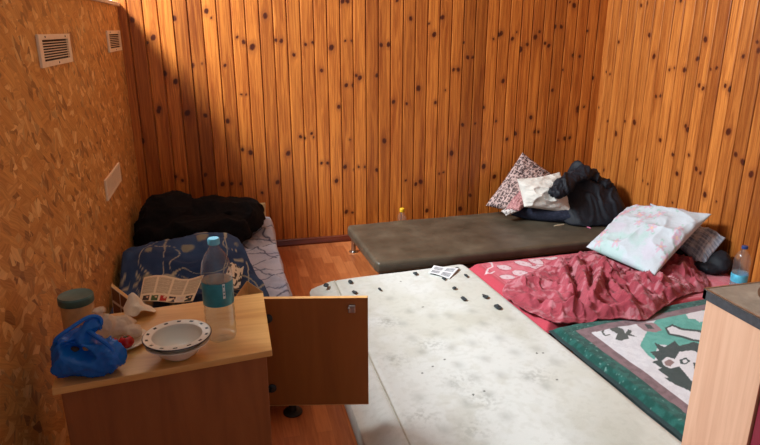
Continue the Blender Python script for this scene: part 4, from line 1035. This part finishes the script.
def red_c(V):
    x, y, z = V.T; c = np.tile(lin3(172, 70, 82), (len(x), 1))
    c = cmix(c, sstep(.5, .7, fbm(x*7, y*7, 4))*.5, lin3(196, 92, 106)); f = fbm(x*34, y*34, 3)
    c = cmix(c, sstep(.55, .63, f)*sstep(.5, .58, fbm(x*5, y*5, 23))*.55, lin3(216, 150, 158)); c = cmix(c, sstep(.40, .34, f)*.35, lin3(120, 32, 48))
    for k in range(5):
        L = fo([(540, 115+k*4), (640, 130+k*5), (725, 157+k*4)]); q = polyd(x, y, L) < .004
        c = cmix(c, q*(np.sin((x+y)*260) > 0)*.8, lin3(226, 176, 180))
    return c
o = make('blanket', V, Fs, M['plush'], loc=(2.1, 2.9, PZ), solid=.008, offset=1, col=red_c(V)); tag(o, 'crumpled dusty red blanket thrown across the pink and green blankets', 'blanket')

# floral pillow and things under it
def flo_c(V, s, t):
    c = np.tile(lin3(206, 214, 220), (len(s), 1))
    c = cmix(c, sstep(.5, .68, fbm(s*4, t*4, 8))*.6, lin3(180, 216, 208)); c = cmix(c, sstep(.55, .7, fbm(s*5+4, t*5, 18))*.5, lin3(218, 206, 222))
    R_ = random.Random(8)
    for i in range(26):
        cx_, cy_ = R_.random(), R_.random(); d = np.hypot((s-cx_)*.55, (t-cy_)*.42); a = np.arctan2(t-cy_, s-cx_)
        pet = .022*(1+.45*np.cos(5*a+i)); c = cmix(c, (d < pet)*.5, lin3(222, 150, 178)); c = cmix(c, (d < .007), lin3(232, 200, 170)); c = cmix(c, ((d > pet*1.2) & (d < pet*1.6) & (np.sin(a*3+i) > .6))*.6, lin3(150, 196, 176))
    return c
f0 = at_z(586, 247, .245); f1 = at_z(654, 277, .245); f2 = at_x(712, 214, 2.86); f3 = at_x(627, 207, 2.82)
V, Fs, s, t = pillow([f0, f1, f2, f3], .17, 110, 9, .016, 6, .07)
zb = PZ+.02
o = make('pillow', V, Fs, M['cloth'], loc=tuple(V.mean(0)*[1, 1, 0]+[0, 0, zb]), col=flo_c(V, s, t)); tag(o, 'big pale pillow with pink flowers propped towards the side wall', 'pillow')
def pla_c(V, s, t):
    c = np.tile(lin3(222, 228, 238), (len(s), 1))
    for q, f, w in ((s, 6, .2), (t, 9, .18), (t, 27, .3), (s, 20, .25)):
        m = np.abs(q*f-np.round(q*f)) < w; c = cmix(c, m*.36, lin3(96, 104, 126))
    for q, f in ((s, 6), (t, 9)):
        m = np.abs(q*f-.5-np.round(q*f-.5)) < .08; c = cmix(c, m*.8, lin3(214, 218, 226))
    return c
pa = [at_x(650, 222, 2.80), at_x(703, 268, 2.76), at_x(726, 238, 2.94), at_x(650, 203, 2.95)]
V, Fs, s, t = pillow(pa, .075, 80, 11, .02, 7, .02); V[:, 0] = np.minimum(V[:, 0], XR-.02)
o = make('blanket', V, Fs, M['cloth'], loc=tuple(V.mean(0)*[1, 1, 0]+[0, 0, zb]), col=pla_c(V, s, t)); tag(o, 'folded grey blue checked blanket sticking out behind the flowered pillow', 'blanket')
# black bag beneath
c1 = at_x(716, 268, 2.84)
V, Fs = blob([((2.87, 2.98, PZ+.05), (.08, .12, .06), 0), ((2.86, 3.15, PZ+.05), (.09, .16, .05), 0), ((2.875, 2.90, PZ+.075), (.075, .085, .07), 0), ((2.82, 2.92, PZ+.045), (.07, .08, .045), 0)], .012, 4, [(.02, 6, 'ridge'), (.008, 18, 'ridge')], 21, PZ+.016)
V[:, 0] = np.minimum(V[:, 0], XR-.02)
o = make('bag', V, Fs, M['jacket_cloth'], loc=(2.84, 3.05, PZ)); tag(o, 'black cloth bag squashed under the checked blanket by the side wall', 'bag')
# bottle by the wall
bp = at_y(745, 247, 2.60)
bottle('water_bottle', 'clear water bottle with a navy cap by the pine side wall, beyond the sink', (bp[0], 2.60, PZ+.014), bp[2]-PZ-.014+.006, .043, M['cap_navy'], .15, (.085, .14), M['label_sky'], M['pet_blue'])

# ================================================================== SINK UNIT
SX, SYB, ST = 1.378, 1.425, .85
su = thing('sink_unit', 'kitchen sink unit with a pale wood side, dark red door and steel top', 'sink', (1.68, 1.0, 0))
mk('side_panel', MB().box((SX+.009, (1.18+1.412)/2, (ST-.03)/2), (.018, 1.412-1.18, ST-.032)), M['sink_wood'], su, smooth=False, bevel=.001)
mk('door', MB().box((SX+.016, (.62+1.176)/2, .45), (.018, 1.176-.62, .70)), M['sink_red'], su, smooth=False, bevel=.002)
mk('back_panel', MB().box((1.68, 1.405, .41), (.56, .012, .80)), M['sink_wood'], su, smooth=False)
mk('carcass', MB().box((1.70, 1.0, .36), (.58, .79, .60)), M['sink_wood'], su, smooth=False)
mk('plinth', MB().box((1.70, 1.0, .04), (.55, .78, .08)), M['dark_metal'], su, smooth=False)
# top with a round basin: ring of quads between the hole and the outline
scx, scy = 1.645, 1.225; hr = .185; x0, x1, y0, y1 = SX-.004, 1.99, .60, SYB
x0 = 1.374
tv = []; nseg = 64
for rr, zz in ((None, ST), (hr+.012, ST), (hr+.008, ST+.0015), (hr, ST-.004), (hr-.012, ST-.06), (hr-.03, ST-.13), (.03, ST-.14)):
    for k in range(nseg):
        a = 2*PI*k/nseg; c_, s_ = math.cos(a), math.sin(a)
        if rr is None:
            tx_ = min(((x1-scx)/c_ if c_ > 1e-9 else 9), ((x0-scx)/c_ if c_ < -1e-9 else 9), ((y1-scy)/s_ if s_ > 1e-9 else 9), ((y0-scy)/s_ if s_ < -1e-9 else 9))
            tv.append((scx+c_*tx_, scy+s_*tx_, zz))
        else: tv.append((scx+c_*rr, scy+s_*rr, zz))
# put true corners in
for cx_, cy_ in ((x0, y0), (x1, y0), (x1, y1), (x0, y1)):
    i = min(range(nseg), key=lambda k: (tv[k][0]-cx_)**2+(tv[k][1]-cy_)**2); tv[i] = (cx_, cy_, ST)
tf = [(j*nseg+k, j*nseg+(k+1) % nseg, (j+1)*nseg+(k+1) % nseg, (j+1)*nseg+k) for j in range(6) for k in range(nseg)]+[tuple(range(6*nseg, 7*nseg))]
make('basin_top', tv, tf, M['sink_top'], su, smooth=True, sharp=30)
e = MB(); w_ = .012
for (a, b, c_, d_) in ((x0, x0+w_, y0, y1), (x1-w_, x1, y0, y1), (x0, x1, y1-w_, y1), (x0, x1, y0, y0+w_)):
    e.prism([(a, c_), (b, c_), (b, d_), (a, d_)], ST-.032, ST-.0025)
mk('edge', e, M['sink_edge'], su, smooth=False)
rm = MB()
for (a, b, c_, d_) in ((x0-.001, x0+.004, y0, y1), (x0, x1, y1-.004, y1+.001)): rm.prism([(a, c_), (b, c_), (b, d_), (a, d_)], ST-.0025, ST+.0015)
mk('rim', rm, M['steel'], su, smooth=False)
mk('drain', MB().lathe([(.032, 0), (.03, .003), (.02, .001), (.001, .001)], (scx, scy, ST-.139), 24), M['dark_metal'], su)

# ================================================================== LIGHT
def area(name, loc, target, sx, sy, power, col):
    l = bpy.data.lights.new(name, 'AREA'); l.shape = 'RECTANGLE'; l.size = sx; l.size_y = sy; l.energy = power; l.color = col
    o = bpy.data.objects.new(name, l); C.objects.link(o); o.location = loc
    d = Vector(target)-Vector(loc); o.rotation_euler = d.to_track_quat('-Z', 'Y').to_euler(); return o
area('daylight', (-1.60, 3.3, 3.05), (1.3, 2.9, .4), 2.1, .42, 295, (.84, .94, 1.0))
w = bpy.data.worlds.new('world'); SC.world = w; w.use_nodes = True
w.node_tree.nodes['Background'].inputs['Color'].default_value = (.74, .88, 1.0, 1); w.node_tree.nodes['Background'].inputs['Strength'].default_value = .34
vs_ = SC.view_settings; vs_.view_transform = 'Standard'; vs_.look = 'None'; vs_.exposure = 0.12; vs_.gamma = 1.0; vs_.use_curve_mapping = False
for o in bpy.data.objects:
    if '_o' in o: del o['_o']
